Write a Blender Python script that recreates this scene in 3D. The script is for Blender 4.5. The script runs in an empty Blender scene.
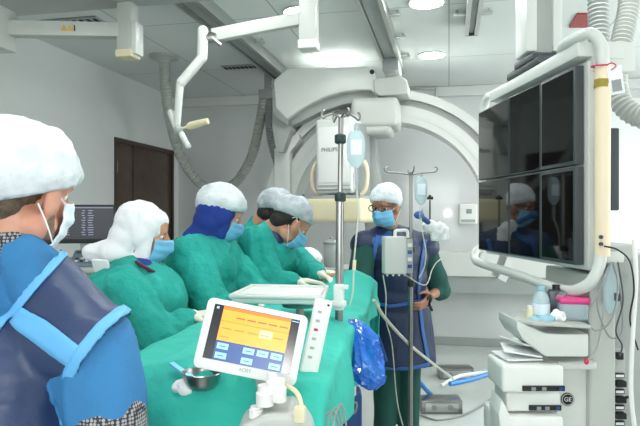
import bpy, bmesh, math, random
from mathutils import Vector, Matrix, noise
from mathutils.bvhtree import BVHTree
V = Vector
random.seed(7)
SC = bpy.context.scene
COL = SC.collection
PI = math.pi
# ------------------------------------------------------------------ camera, world, light, exposure
CAMH, FPX, HOR = 1.45, 600.0, 216.0
YAW = math.asin(.2102); SN, CS = math.sin(YAW), math.cos(YAW)
cam = bpy.data.cameras.new('camera'); camo = bpy.data.objects.new('camera', cam); COL.objects.link(camo)
camo.location = (0, 0, CAMH); camo.rotation_euler = (PI/2, 0, YAW)
cam.lens = FPX/640*36; cam.shift_y = 3/640; cam.clip_start = .02
SC.camera = camo
w = bpy.data.worlds.new('room_air'); SC.world = w; w.use_nodes = True
w.node_tree.nodes['Background'].inputs[0].default_value = (.8, .9, .9, 1)
w.node_tree.nodes['Background'].inputs[1].default_value = .15
SC.view_settings.view_transform = 'Standard'; SC.view_settings.look = 'None'
SC.view_settings.gamma = 1; SC.view_settings.use_curve_mapping = False
SC.view_settings.exposure = 0.40
LAMP_STRENGTH = 52.0
FILL_LIGHT_STRENGTH = 3.6  # emission of the two added fill panels
fl = bpy.data.lights.new('camera_flash', 'POINT'); fl.energy = 9; fl.shadow_soft_size = .035; fl.color = (1, .98, .95)
flo = bpy.data.objects.new('camera_flash', fl); COL.objects.link(flo); flo.location = (-.02, -.02, CAMH+.06)

Fv, Rv = V((-SN, CS, 0)), V((CS, SN, 0))
def P(px, py, d):
    u = (px-320)/FPX
    return V((d*(-SN+CS*u), d*(CS+SN*u), CAMH+(HOR-py)/FPX*d))
def PY(px, py, Y):
    return P(px, py, Y/(CS+SN*(px-320)/FPX))
def heading(deg):                       # 0 = away from camera, 90 = picture right, 180 = to camera
    a = math.radians(deg)
    return V((-SN*math.cos(a)+CS*math.sin(a), CS*math.cos(a)+SN*math.sin(a), 0))

# ------------------------------------------------------------------ materials
def lin(c):
    out = []
    for x in c:
        x /= 255.0
        out.append(x/12.92 if x <= .04045 else ((x+.055)/1.055)**2.4)
    return out
def mat(name, rgb, rough=.5, metal=0, var=.06, scale=6, bump=0, bscale=40, emit=None, es=1, trans=0, alpha=1, sss=0, spec=.5, rgb2=None, coat=0, dist=.01):
    m = bpy.data.materials.new(name); m.use_nodes = True
    nt = m.node_tree; b = nt.nodes['Principled BSDF']
    c = lin(rgb)
    tc = nt.nodes.new('ShaderNodeTexCoord')
    n = nt.nodes.new('ShaderNodeTexNoise'); n.inputs['Scale'].default_value = scale; n.inputs['Detail'].default_value = 4
    nt.links.new(tc.outputs['Object'], n.inputs['Vector'])
    r = nt.nodes.new('ShaderNodeValToRGB'); e = r.color_ramp.elements
    e[0].position = .3; e[1].position = .7
    c2 = lin(rgb2) if rgb2 else [min(1, x*(1+var)) for x in c]
    e[0].color = (*[x*(1-var) for x in c], 1); e[1].color = (*c2, 1)
    nt.links.new(n.outputs['Fac'], r.inputs['Fac']); nt.links.new(r.outputs['Color'], b.inputs['Base Color'])
    b.inputs['Roughness'].default_value = rough; b.inputs['Metallic'].default_value = metal
    b.inputs['Specular IOR Level'].default_value = spec
    if sss:
        b.inputs['Subsurface Weight'].default_value = sss; b.inputs['Subsurface Radius'].default_value = (.012, .004, .002); b.inputs['Subsurface Scale'].default_value = 1
    if coat: b.inputs['Coat Weight'].default_value = coat; b.inputs['Coat Roughness'].default_value = .07
    if trans: b.inputs['Transmission Weight'].default_value = trans; b.inputs['IOR'].default_value = 1.15
    if alpha < 1: b.inputs['Alpha'].default_value = alpha
    if emit: b.inputs['Emission Color'].default_value = (*lin(emit), 1); b.inputs['Emission Strength'].default_value = es
    if bump:
        n2 = nt.nodes.new('ShaderNodeTexNoise'); n2.inputs['Scale'].default_value = bscale; n2.inputs['Detail'].default_value = 6
        nt.links.new(tc.outputs['Object'], n2.inputs['Vector'])
        bp = nt.nodes.new('ShaderNodeBump'); bp.inputs['Strength'].default_value = bump; bp.inputs['Distance'].default_value = dist
        nt.links.new(n2.outputs['Fac'], bp.inputs['Height']); nt.links.new(bp.outputs['Normal'], b.inputs['Normal'])
    return m
def tile_mat(name, rgb, rgb_gap, sx, sy, rough, gap=.004, plane='xy', coat=0):
    m = mat(name, rgb, rough, var=.03, scale=.8)
    nt = m.node_tree; b = nt.nodes['Principled BSDF']
    tc = nt.nodes.new('ShaderNodeTexCoord'); mp = nt.nodes.new('ShaderNodeMapping')
    if plane == 'xz': mp.inputs['Rotation'].default_value = (PI/2, 0, 0)
    if plane == 'yz': mp.inputs['Rotation'].default_value = (PI/2, 0, PI/2)
    br = nt.nodes.new('ShaderNodeTexBrick'); br.offset = 0; br.inputs['Scale'].default_value = 1
    br.inputs['Brick Width'].default_value = sx; br.inputs['Row Height'].default_value = sy; br.inputs['Mortar Size'].default_value = gap
    br.inputs['Mortar Smooth'].default_value = .1
    nt.links.new(tc.outputs['Object'], mp.inputs['Vector']); nt.links.new(mp.outputs['Vector'], br.inputs['Vector'])
    mx = nt.nodes.new('ShaderNodeMix'); mx.data_type = 'RGBA'
    src = b.inputs['Base Color'].links[0].from_socket
    nt.links.new(br.outputs['Fac'], mx.inputs[0]); nt.links.new(src, mx.inputs[6]); mx.inputs[7].default_value = (*lin(rgb_gap), 1)
    nt.links.new(mx.outputs[2], b.inputs['Base Color'])
    if coat: b.inputs['Coat Weight'].default_value = coat
    return m
def dot_mat(name, dark, light, scale):
    m = mat(name, dark, .8)
    nt = m.node_tree; b = nt.nodes['Principled BSDF']
    tc = nt.nodes.new('ShaderNodeTexCoord'); vo = nt.nodes.new('ShaderNodeTexVoronoi'); vo.inputs['Scale'].default_value = scale; vo.inputs['Randomness'].default_value = .15
    nt.links.new(tc.outputs['Object'], vo.inputs['Vector'])
    r = nt.nodes.new('ShaderNodeValToRGB'); e = r.color_ramp.elements
    e[0].position = .42; e[0].color = (*lin(light), 1); e[1].position = .5; e[1].color = (*lin(dark), 1)
    nt.links.new(vo.outputs['Distance'], r.inputs['Fac']); nt.links.new(r.outputs['Color'], b.inputs['Base Color'])
    return m
M = {}
M['wall'] = mat('wall_paint', (200, 203, 202), .2, var=.02, scale=1.5, coat=.8)
M['wall_side'] = mat('side_wall_paint', (218, 221, 219), .3, var=.02, scale=1.5)
M['ceiling'] = tile_mat('ceiling_panels', (208, 213, 211), (160, 165, 164), 1.2, 1.4, .6, .006)
M['floor'] = mat('vinyl_floor', (196, 202, 198), .18, var=.04, scale=3)
M['trim'] = mat('white_trim', (206, 209, 206), .45, var=.02)
M['grey_trim'] = mat('grey_trim', (150, 156, 154), .4, var=.03)
M['brown'] = mat('door_laminate', (74, 56, 46), .4, var=.12, scale=9, rgb2=(84, 66, 55))
M['brown_dark'] = mat('door_frame_laminate', (58, 43, 35), .45, var=.1)
M['white'] = mat('white_enamel', (208, 211, 207), .3, var=.02)
M['white_plastic'] = mat('white_plastic', (228, 229, 226), .4, var=.02)
M['offwhite'] = mat('aged_white_paint', (182, 185, 180), .38, var=.03)
M['cream'] = mat('cream_plastic', (222, 212, 178), .42, var=.03)
M['sleeve'] = mat('cream_foam_sleeve', (232, 214, 186), .55, var=.03)
M['grey'] = mat('grey_plastic', (140, 145, 144), .45, var=.04)
M['midgrey'] = mat('grey_metal_paint', (165, 169, 166), .4, var=.03)
M['darkgrey'] = mat('dark_grey_plastic', (62, 68, 72), .4, var=.05)
M['black'] = mat('black_plastic', (22, 24, 27), .4, var=.1)
M['gap'] = mat('dark_recess', (40, 42, 42), .8)
M['steel'] = mat('brushed_steel', (150, 149, 147), .28, 1, var=.05)
M['alu'] = mat('aluminium', (190, 194, 190), .32, 1, var=.04)
M['brass'] = mat('olive_tape', (150, 132, 40), .4)
M['hose'] = mat('grey_corrugated_plastic', (158, 162, 156), .5, var=.05)
M['hose_clear'] = mat('pale_corrugated_plastic', (140, 145, 143), .45, var=.05)
M['teal'] = mat('teal_surgical_cloth', (18, 156, 144), .85, var=.07, scale=5, bump=.8, bscale=11, dist=.04, rgb2=(38, 172, 160))
M['teal_drape'] = mat('teal_drape_cloth', (36, 174, 158), .8, var=.06, scale=4, bump=.6, bscale=7, dist=.03, rgb2=(54, 188, 172))
M['green_scrub'] = mat('dark_green_scrub_cloth', (22, 74, 66), .9, var=.1, bump=.2)
M['navy'] = mat('navy_apron_vinyl', (44, 60, 96), .42, var=.08, scale=5, bump=.4, bscale=9, dist=.02)
M['navy_dark'] = mat('dark_navy_apron_vinyl', (20, 38, 70), .5, var=.12, scale=5, bump=.5, bscale=9, dist=.02)
M['blue_gown'] = mat('blue_gown_cloth', (50, 120, 174), .8, var=.07, scale=6, bump=.7, bscale=12, dist=.02)
M['blue_trim'] = mat('light_blue_trim', (98, 172, 226), .6, var=.04)
M['blue_edge'] = mat('medium_blue_edging', (46, 92, 158), .6, var=.04)
M['royal'] = mat('royal_blue_hood_cloth', (28, 56, 140), .85, var=.1)
M['cap'] = mat('white_nonwoven_cap', (200, 205, 209), .9, var=.05, scale=16, bump=.45, bscale=70, rgb2=(230, 235, 240))
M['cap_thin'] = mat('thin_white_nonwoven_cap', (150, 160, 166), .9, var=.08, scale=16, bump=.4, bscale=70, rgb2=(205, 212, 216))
M['hood'] = mat('white_hood_cloth', (236, 236, 240), .9, var=.03, bump=.3, bscale=25)
M['mask'] = mat('light_blue_mask', (120, 186, 224), .85, var=.05, bump=.3, bscale=60)
M['mask_white'] = mat('white_mask_lining', (222, 232, 240), .85, var=.03)
M['loop'] = mat('white_elastic', (240, 240, 240), .7)
M['skin'] = mat('skin', (196, 140, 112), .5, var=.06, scale=18, sss=.15, rgb2=(206, 150, 122))
M['skin_red'] = mat('ruddy_skin', (206, 146, 122), .5, var=.08, scale=20, sss=.15, rgb2=(216, 160, 138))
M['skin_dark'] = mat('tan_skin', (158, 112, 86), .5, var=.06, scale=18, sss=.12)
M['hair'] = mat('brown_grey_hair', (96, 80, 66), .7, var=.3, scale=60, bump=.8, bscale=120)
M['hair_dark'] = mat('dark_hair', (34, 28, 26), .6, var=.3, scale=60, bump=.6, bscale=120)
M['beard'] = mat('grey_brown_stubble', (132, 108, 90), .8, var=.25, scale=70, bump=.5, bscale=150)
M['glove'] = mat('latex_glove', (226, 222, 208), .45, var=.04, sss=.1)
M['eye'] = mat('eye_white', (225, 222, 215), .2)
M['iris'] = mat('dark_iris', (45, 30, 22), .15)
M['pattern'] = dot_mat('black_and_white_patterned_cloth', (48, 48, 54), (160, 160, 162), 150)
M['maroon'] = mat('maroon_collar_cloth', (92, 30, 52), .8)
M['clear'] = mat('clear_plastic', (225, 238, 242), .12, trans=.75, alpha=.5)
M['fluid'] = mat('clear_fluid_bag', (214, 234, 240), .15, trans=.4, alpha=.75)
M['tube_clear'] = mat('milky_tubing', (205, 208, 195), .3, alpha=.85)
M['bluebag'] = mat('blue_plastic_film', (20, 100, 220), .07, var=.25, scale=14, bump=.8, bscale=30, trans=.2, coat=1, rgb2=(60, 140, 240))
M['blue_tube'] = mat('blue_tubing', (40, 130, 205), .3)
M['blue_dark'] = mat('dark_blue_plastic', (24, 66, 130), .4)
M['knob'] = mat('dark_green_black_knob', (24, 52, 50), .5)
M['pink'] = mat('pink_plastic', (214, 60, 128), .35)
M['bottle_dark'] = mat('dark_bottle_plastic', (62, 66, 80), .3)
M['red'] = mat('red_panel', (150, 48, 52), .5)
M['red_string'] = mat('red_string', (200, 50, 80), .7)
M['orange_tri'] = mat('orange_warning_label', (206, 160, 60), .5)
M['workstation'] = mat('blue_grey_casing', (116, 134, 146), .45)
M['paper'] = mat('white_paper', (236, 238, 238), .8)
M['gauze'] = mat('white_gauze', (238, 240, 240), .95, bump=.6, bscale=80)
M['gauze_blue'] = mat('pale_blue_swab_wrap', (150, 196, 212), .6, bump=.5)
M['screen_black'] = mat('glossy_black_screen', (10, 12, 13), .05, spec=.5)
M['text'] = mat('grey_lettering', (90, 94, 96), .5)
def glow(name, rgb, s): return mat(name, rgb, .3, emit=rgb, es=s, var=0)
M['lamp'] = mat('light_diffuser', (255, 255, 255), .3, emit=(250, 253, 252), es=LAMP_STRENGTH, var=0)
M['s_orange'] = glow('screen_orange', (240, 150, 48), .62)
M['s_orange2'] = glow('screen_deep_orange', (214, 110, 30), .6)
M['s_cream'] = glow('screen_pale_yellow', (255, 226, 140), .8)
M['s_blue'] = glow('screen_blue', (36, 70, 128), .5)
M['s_button'] = glow('screen_button_blue', (130, 180, 224), .6)
M['s_text'] = glow('screen_rust_text', (190, 84, 30), .5)
M['s_navy'] = glow('screen_navy', (10, 14, 30), .3)
M['s_grey'] = glow('screen_grey_text', (120, 122, 150), .5)
M['s_dark'] = mat('screen_bezel_dark', (38, 40, 48), .2)

# ------------------------------------------------------------------ mesh helpers
def nb(): return bmesh.new()
def obj(name, bm, mats, parent=None, smooth=True, solid=0, sharp=True, bev=0):
    me = bpy.data.meshes.new(name)
    if isinstance(bm, bpy.types.Mesh): me = bm; me.name = name
    else:
        bmesh.ops.recalc_face_normals(bm, faces=bm.faces)
        bm.to_mesh(me); bm.free()
    if not isinstance(mats, (list, tuple)): mats = [mats]
    for m in mats: me.materials.append(M[m] if isinstance(m, str) else m)
    if smooth:
        for p in me.polygons: p.use_smooth = True
        if sharp:
            try: me.set_sharp_from_angle(angle=math.radians(38))
            except Exception: pass
    o = bpy.data.objects.new(name, me); COL.objects.link(o)
    if parent: o.parent = parent
    if solid:
        s = o.modifiers.new('s', 'SOLIDIFY'); s.thickness = solid; s.offset = 0
    return o
def tag(o, label, cat, group=None, kind=None):
    o['label'] = label; o['category'] = cat
    if group: o['group'] = group
    if kind: o['kind'] = kind
    return o
def thing(name, label, cat, loc=(0, 0, 0), group=None):
    # the Empty stands at the thing's base; parts are modelled in world space, so undo its offset
    o = bpy.data.objects.new(name, None); COL.objects.link(o); o.location = loc; o.empty_display_size = .1
    o['off'] = 1
    return tag(o, label, cat, group)
def part(name, bm, mats, root, **k):
    o = obj(name, bm, mats, root, **k)
    if root.parent is None and root.type == 'EMPTY': o.matrix_parent_inverse = Matrix.Translation(-V(root.location))
    return o
def label(o, t): o['label'] = t; return o
def struct(name, bm, mats, parent=None, **k):
    o = obj(name, bm, mats, parent, smooth=False, **k)
    if not parent: o['kind'] = 'structure'
    return o
def merge(dst, src, mi=None):
    me = bpy.data.meshes.new('t')
    if mi is not None:
        for f in src.faces: f.material_index = mi
    src.to_mesh(me); src.free(); dst.from_mesh(me); bpy.data.meshes.remove(me)
def frame(y, z=V((0, 0, 1)), o=V((0, 0, 0))):       # matrix with +Y along y, +Z near z
    y = V(y).normalized(); z = V(z); x = y.cross(z)
    if x.length < 1e-6: x = y.cross(V((1, 0, 0)))
    x.normalize(); z = x.cross(y).normalized()
    m = Matrix((x, y, z)).transposed().to_4x4(); m.translation = V(o); return m
def box(bm, c, s, mx=None, bev=0, mi=0, seg=2):
    t = nb(); bmesh.ops.create_cube(t, size=1); bmesh.ops.scale(t, vec=V(s), verts=t.verts)
    if bev: bmesh.ops.bevel(t, geom=t.edges[:], offset=bev, segments=seg, affect='EDGES', profile=.6)
    m = Matrix.Translation(V(c))
    if mx is not None: m = mx @ m
    bmesh.ops.transform(t, matrix=m, verts=t.verts); merge(bm, t, mi)
def bx(bm, x0, x1, y0, y1, z0, z1, **k): box(bm, ((x0+x1)/2, (y0+y1)/2, (z0+z1)/2), (abs(x1-x0), abs(y1-y0), abs(z1-z0)), **k)
def prism(bm, pts, vec, bev=0, mi=0, seg=2):         # polygon of 3D points extruded along vec
    t = nb(); vec = V(vec)
    a = [t.verts.new(V(p)) for p in pts]; b = [t.verts.new(V(p)+vec) for p in pts]; n = len(a)
    t.faces.new(a); t.faces.new(b[::-1])
    for i in range(n): t.faces.new((a[i], b[i], b[(i+1) % n], a[(i+1) % n]))
    bmesh.ops.recalc_face_normals(t, faces=t.faces)
    if bev: bmesh.ops.bevel(t, geom=t.edges[:], offset=bev, segments=seg, affect='EDGES', profile=.6)
    merge(bm, t, mi)
def smooth_path(pts, n=8):
    pts = [V(p) for p in pts]
    if len(pts) < 3: return pts
    q = [pts[0]*2-pts[1]]+pts+[pts[-1]*2-pts[-2]]; out = []
    for i in range(1, len(q)-2):
        for k in range(n):
            t = k/n; a, b, c, d = q[i-1:i+3]
            out.append(.5*((2*b)+(c-a)*t+(2*a-5*b+4*c-d)*t*t+(3*b-a-3*c+d)*t**3))
    out.append(pts[-1]); return out
def tube(bm, pts, r, seg=12, mi=0, cap=True, n=8, sm=True, ribs=0):
    pts = smooth_path(pts, n) if sm else [V(p) for p in pts]
    if ribs:                                         # resample evenly with a ribbed radius
        L = [0]
        for a, b in zip(pts, pts[1:]): L.append(L[-1]+(b-a).length)
        k = int(L[-1]/ribs)*2+1; new = []; j = 0
        for i in range(k):
            s = L[-1]*i/(k-1)
            while j < len(L)-2 and L[j+1] < s: j += 1
            new.append(pts[j].lerp(pts[j+1], (s-L[j])/max(1e-9, L[j+1]-L[j])))
        pts = new; rr = [r*(1 if i % 2 else .86) for i in range(len(pts))]
    elif isinstance(r, (list, tuple)):
        rr = [r[min(len(r)-1, int(i*(len(r)-1)/(len(pts)-1)))]+(r[min(len(r)-1, int(i*(len(r)-1)/(len(pts)-1))+1)]-r[min(len(r)-1, int(i*(len(r)-1)/(len(pts)-1)))])*((i*(len(r)-1)/(len(pts)-1)) % 1) for i in range(len(pts))]
    else: rr = [r]*len(pts)
    t0 = (pts[1]-pts[0]).normalized(); nrm = t0.orthogonal().normalized(); rings = []
    for i, p in enumerate(pts):
        t = (pts[min(i+1, len(pts)-1)]-pts[max(i-1, 0)])
        if t.length < 1e-9: t = t0
        t.normalize(); nrm = (nrm-t*nrm.dot(t))
        if nrm.length < 1e-6: nrm = t.orthogonal()
        nrm.normalize(); bn = t.cross(nrm)
        rings.append([bm.verts.new(p+(nrm*math.cos(2*PI*k/seg)+bn*math.sin(2*PI*k/seg))*rr[i]) for k in range(seg)])
    for a, b in zip(rings, rings[1:]):
        for k in range(seg):
            f = bm.faces.new((a[k], a[(k+1) % seg], b[(k+1) % seg], b[k])); f.material_index = mi
    if cap:
        bm.faces.new(rings[0][::-1]).material_index = mi; bm.faces.new(rings[-1]).material_index = mi
def cyl(bm, a, b, r, seg=20, mi=0, r2=None):
    tube(bm, [a, b], [r, r if r2 is None else r2], seg, mi, sm=False)
def lathe(bm, prof, mx, seg=28, mi=0):               # prof [(r, z)], matrix
    rings = []
    for r, z in prof:
        rings.append([bm.verts.new(mx @ V((max(r, 1e-4)*math.cos(2*PI*k/seg), max(r, 1e-4)*math.sin(2*PI*k/seg), z))) for k in range(seg)])
    for a, b in zip(rings, rings[1:]):
        for k in range(seg): bm.faces.new((a[k], a[(k+1) % seg], b[(k+1) % seg], b[k])).material_index = mi
    bm.faces.new(rings[0][::-1]).material_index = mi; bm.faces.new(rings[-1]).material_index = mi
def T(x, y=None, z=None): return Matrix.Translation(V(x) if y is None else V((x, y, z)))
def ell(bm, c, r, mx=None, mi=0, u=20, v=12):
    t = nb(); bmesh.ops.create_uvsphere(t, u_segments=u, v_segments=v, radius=1)
    m = T(V(c)) @ Matrix.Diagonal((*(r if isinstance(r, (list, tuple)) else (r, r, r)), 1))
    if mx is not None: m = mx @ m
    bmesh.ops.transform(t, matrix=m, verts=t.verts); merge(bm, t, mi)
def capsule(bm, a, b, ra, rb=None, mx=None, seg=14, mi=0):
    rb = ra if rb is None else rb; a, b = V(a), V(b)
    if mx is not None: a, b = mx @ a, mx @ b
    d = b-a; L = max(d.length, 1e-5); m = frame(d, V((0, 0, 1)) if abs(d.normalized().z) < .9 else V((1, 0, 0)), a)
    prof = []
    for i in range(5): an = -PI/2+PI/2*i/4; prof.append((ra*math.cos(an), ra*math.sin(an)))
    for i in range(5): an = PI/2*i/4; prof.append((rb*math.cos(an), L+rb*math.sin(an)))
    lathe(bm, prof, m @ Matrix.Rotation(-PI/2, 4, 'X'), seg, mi)
def remesh(bm, voxel, smooth=4, fold=None):
    me = bpy.data.meshes.new('t'); bm.to_mesh(me); bm.free()
    o = bpy.data.objects.new('t', me); COL.objects.link(o)
    m = o.modifiers.new('r', 'REMESH'); m.mode = 'VOXEL'; m.voxel_size = voxel
    if smooth: s = o.modifiers.new('s', 'SMOOTH'); s.factor = .5; s.iterations = smooth
    dg = bpy.context.evaluated_depsgraph_get()
    out = bpy.data.meshes.new_from_object(o.evaluated_get(dg))
    bpy.data.objects.remove(o); bpy.data.meshes.remove(me)
    if fold:
        ns = [v.normal.copy() for v in out.vertices]
        for v, n in zip(out.vertices, ns): v.co += n*fold(v.co, n)
    return out
def folds(amp, k=9, stretch=(1, 1, .3), seed=0, small=.3):
    def f(p, n):
        q = V((p.x*stretch[0], p.y*stretch[1], p.z*stretch[2]))*k+V((seed*7.1, seed*3.3, seed))
        w1 = noise.noise(q*.6)*1.2
        a = 1-abs(noise.noise(q+V((w1, w1, w1))))*2
        b = noise.noise(q*2.7+V((9, 1, 4)))
        return amp*(a*.7+b*small-.3)
    return f
def text_bm(s, size, mx, depth=.002):
    cu = bpy.data.curves.new('t', 'FONT'); cu.body = s; cu.size = size; cu.extrude = depth/2; cu.align_x = 'CENTER'; cu.align_y = 'CENTER'
    o = bpy.data.objects.new('t', cu); COL.objects.link(o)
    me = bpy.data.meshes.new_from_object(o.evaluated_get(bpy.context.evaluated_depsgraph_get()))
    bpy.data.objects.remove(o); bm = nb(); bm.from_mesh(me); bpy.data.meshes.remove(me)
    bmesh.ops.transform(bm, matrix=mx, verts=bm.verts); return bm
def ribbon(target, pix, width, thick=.004, lift=.002, sub=10):     # strip of cloth laid on a surface
    me = target.data if hasattr(target, 'data') else target
    bvh = BVHTree.FromPolygons([v.co for v in me.vertices], [tuple(p.vertices) for p in me.polygons])
    o = V((0, 0, CAMH)); hits = []
    for a, b in zip(pix, pix[1:]):
        for k in range(sub+(b is pix[-1])):
            t = k/sub; x, y = a[0]+(b[0]-a[0])*t, a[1]+(b[1]-a[1])*t
            h = bvh.ray_cast(o, (P(x, y, 1)-o).normalized())
            if h[0] is not None: hits.append((h[0], h[1]))
    bm = nb(); prev = None
    for i, (p, n) in enumerate(hits):
        t = hits[min(i+1, len(hits)-1)][0]-hits[max(i-1, 0)][0]
        side = n.cross(t).normalized(); ring = []
        for k in range(5):
            s = (k/4-.5)*width; q = bvh.find_nearest(p+side*s)
            ring.append(bm.verts.new(q[0]+q[1]*(lift+thick)))
        if prev:
            for k in range(4): bm.faces.new((prev[k], prev[k+1], ring[k+1], ring[k]))
        prev = ring
    return bm

# ------------------------------------------------------------------ room shell
XL, XR, YB, YF, CZ = -3.29, 2.9, 6.92, -2.6, 2.9
bm = nb(); bx(bm, XL-.2, XR+.2, YF-.2, YB+.2, -.1, 0); struct('floor', bm, 'floor')
bm = nb(); bx(bm, XL-.2, XR+.2, YF-.2, YB+.2, CZ, CZ+.1); struct('ceiling', bm, 'ceiling')
bm = nb(); bx(bm, XL-.1, XL, YF, 5.46, 0, CZ); bx(bm, XL-.1, XL, 6.78, YB, 0, CZ); bx(bm, XL-.1, XL, 5.46, 6.78, 2.245, CZ); struct('wall_left', bm, 'wall_side')
bm = nb(); bx(bm, XL-.1, XR+.1, YB, YB+.1, 0, CZ); struct('wall_back', bm, 'wall')
bm = nb(); bx(bm, XR, XR+.1, YF, YB, 0, CZ); struct('wall_right', bm, 'wall_side')
bm = nb(); bx(bm, XL-.1, XR+.1, YF-.1, YF, 0, CZ); struct('wall_front', bm, 'wall_side')
# unseen glowing panel, added to brighten the room as a window behind the viewer
M['fill_light_glow'] = mat('fill_light_panel', (240, 248, 246), .2, emit=(244, 248, 248), es=FILL_LIGHT_STRENGTH, var=0)
fp = thing('fill_light_1', 'wide glowing panel, an added window in the wall behind the viewer', 'fill_light', (-.2, YF, .9)); fp['kind'] = 'structure'
bm = nb(); bx(bm, -2.5, 2.1, YF+.001, YF+.02, .95, 2.35); part('glow_panel', bm, 'fill_light_glow', fp, smooth=False)
bm = nb(); bx(bm, -2.58, -2.5, YF+.001, YF+.05, .87, 2.43); bx(bm, 2.1, 2.18, YF+.001, YF+.05, .87, 2.43); bx(bm, -2.5, 2.1, YF+.001, YF+.05, 2.35, 2.43); bx(bm, -2.5, 2.1, YF+.001, YF+.05, .87, .95); part('fill_light_frame', bm, 'alu', fp, smooth=False)
bm = nb(); bx(bm, XL, XR, YB-.07, YB-.001, 2.79, CZ-.001, bev=.01); struct('trim_1', bm, 'trim')
bm = nb(); bx(bm, XL, XR, YB-.025, YB-.001, 0.001, .09, bev=.005); struct('baseboard_back', bm, 'grey_trim')
bm = nb(); bx(bm, XL+.001, XL+.02, YF, 5.44, .001, .09); struct('baseboard_left', bm, 'grey_trim')
# door in the left wall: frame and two unequal leaves
dr = thing('door_1', 'dark brown double door in the left wall', 'door', (XL, 6.1, 0)); dr['kind'] = 'structure'
bm = nb(); bx(bm, XL-.09, XL-.01, 5.50, 5.845, .005, 2.2, bev=.004); leaf = part('door_leaf', bm, 'brown', dr)
bm = nb(); bx(bm, XL-.09, XL-.01, 5.86, 6.74, .005, 2.2, bev=.004); part('door_leaf', bm, 'brown', dr)
bm = nb(); bx(bm, XL-.09, XL+.012, 5.46, 5.5, 0, 2.245); bx(bm, XL-.09, XL+.012, 6.74, 6.78, 0, 2.245); bx(bm, XL-.09, XL+.012, 5.5, 6.74, 2.2, 2.245); part('door_frame', bm, 'brown_dark', dr, smooth=False)
bm = nb(); bx(bm, XL-.012, XL-.004, 5.843, 5.862, .005, 2.2); part('door_astragal', bm, 'brown_dark', dr, smooth=False)
for z in (.35, 1.2, 1.95):
    bm = nb(); cyl(bm, (XL-.003, 5.515, z-.06), (XL-.003, 5.515, z+.06), .009, 10); part('hinge', bm, 'alu', dr)
fp = thing('fill_light_2', 'glowing panel, an added window in the right wall beyond the frame', 'fill_light', (XR, 4.2, .9)); fp['kind'] = 'structure'  # second unseen panel, added to light the left wall and door
bm = nb(); bx(bm, XR-.02, XR-.001, 1.8, 6.4, .95, 2.45); part('glow_panel', bm, 'fill_light_glow', fp, smooth=False)
bm = nb(); bx(bm, XR-.05, XR-.001, 1.72, 1.8, .87, 2.53); bx(bm, XR-.05, XR-.001, 6.4, 6.48, .87, 2.53); bx(bm, XR-.05, XR-.001, 1.8, 6.4, 2.45, 2.53); bx(bm, XR-.05, XR-.001, 1.8, 6.4, .87, .95); part('fill_light_frame', bm, 'alu', fp, smooth=False)
# low casing along the back wall, the shade beneath it modelled as a grey band
X0 = -.22
bm = nb(); bx(bm, X0, XR-.01, YB-.3, YB-.001, .80, 1.06, bev=.012); bx(bm, X0+.02, XR-.01, YB-.27, YB-.001, .62, .8, mi=1)
for k in range(4):
    bx(bm, X0+.01+k*.78, X0+.015+k*.78, YB-.303, YB-.29, .81, 1.05, mi=1)
struct('trim_2', bm, ['white', 'grey_trim'])
bm = nb(); bx(bm, .9, XR-.01, YB-.012, YB-.001, 1.1, 2.7); bx(bm, .9, .91, YB-.018, YB-.001, 1.1, 2.7, mi=1); bx(bm, 2.02, 2.03, YB-.018, YB-.001, 1.1, 2.7, mi=1); struct('trim_3', bm, ['wall_side', 'grey_trim'])

# ------------------------------------------------------------------ ceiling fittings
for x in (-1.03, -.15, .73):
    for y in (5.48, 4.12, 2.76, 1.0):
        where = {(-1.03, 5.48): 'round downlight over the top of the arch carriage', (-.15, 5.48): 'round downlight nearest the back wall, right of the long ceiling rail',
                 (-1.03, 4.12): 'round downlight at the top edge beside the hanging white column', (-.15, 4.12): 'round downlight at the top edge right of the long rail',
                 (.73, 5.48): 'round downlight behind the monitor support column'}.get((x, round(y, 2)), None)
        d = thing('downlight', where or f'round ceiling downlight outside the frame, {"left" if x < -1 else "middle" if x < 0 else "right"} row, {"near the viewer" if y < 2 else "midway" if y < 4 else "over the cart"}', 'ceiling light', (x, y, CZ), 'round ceiling downlights')
        bm = nb(); tube(bm, [(x+.118*math.cos(a), y+.118*math.sin(a), CZ-.007) for a in [i*PI/18 for i in range(37)]], .007, 8, sm=False, cap=False); part('light_rim', bm, 'white', d)
        bm = nb(); lathe(bm, [(.111, -.008), (.111, -.003)], T(x, y, CZ-.001)); part('light_diffuser', bm, 'lamp', d, sharp=False)
def rail(name, lab, xc, w_, y0, y1, z0=2.81, tabs=()):
    t = thing(name, lab, 'ceiling rail', (xc, y1, CZ), 'ceiling rails')
    bm = nb(); h = CZ-.001
    bx(bm, xc-w_/2, xc+w_/2, y0, y1, z0+.045, h)
    bx(bm, xc-w_/2, xc-w_/2+.03, y0, y1, z0, z0+.045); bx(bm, xc+w_/2-.03, xc+w_/2, y0, y1, z0, z0+.045)
    part('track', bm, 'alu', t, smooth=False)
    bm = nb(); bx(bm, xc-w_/2+.035, xc+w_/2-.035, y0, y1, z0+.02, z0+.044); part('groove_cover', bm, 'grey', t, smooth=False)
    bm = nb(); bx(bm, xc-w_/2+.005, xc+w_/2-.005, y1, y1+.015, z0, h); part('end_cap', bm, 'darkgrey', t)
    for (y, s) in tabs:
        bm = nb(); bx(bm, xc+s*w_/2, xc+s*(w_/2+.08), y-.02, y+.02, z0+.05, z0+.07, bev=.003); cyl(bm, (xc+s*(w_/2+.06), y, z0+.07), (xc+s*(w_/2+.06), y, h), .008, 8)
        part('bracket', bm, 'alu', t)
rail('ceiling_rail', 'silver ceiling rail running over the right end of the arch carriage', -.50, .17, -1, 5.75, tabs=((5.4, 1), (4.8, 1), (4.25, 1)))
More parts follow.
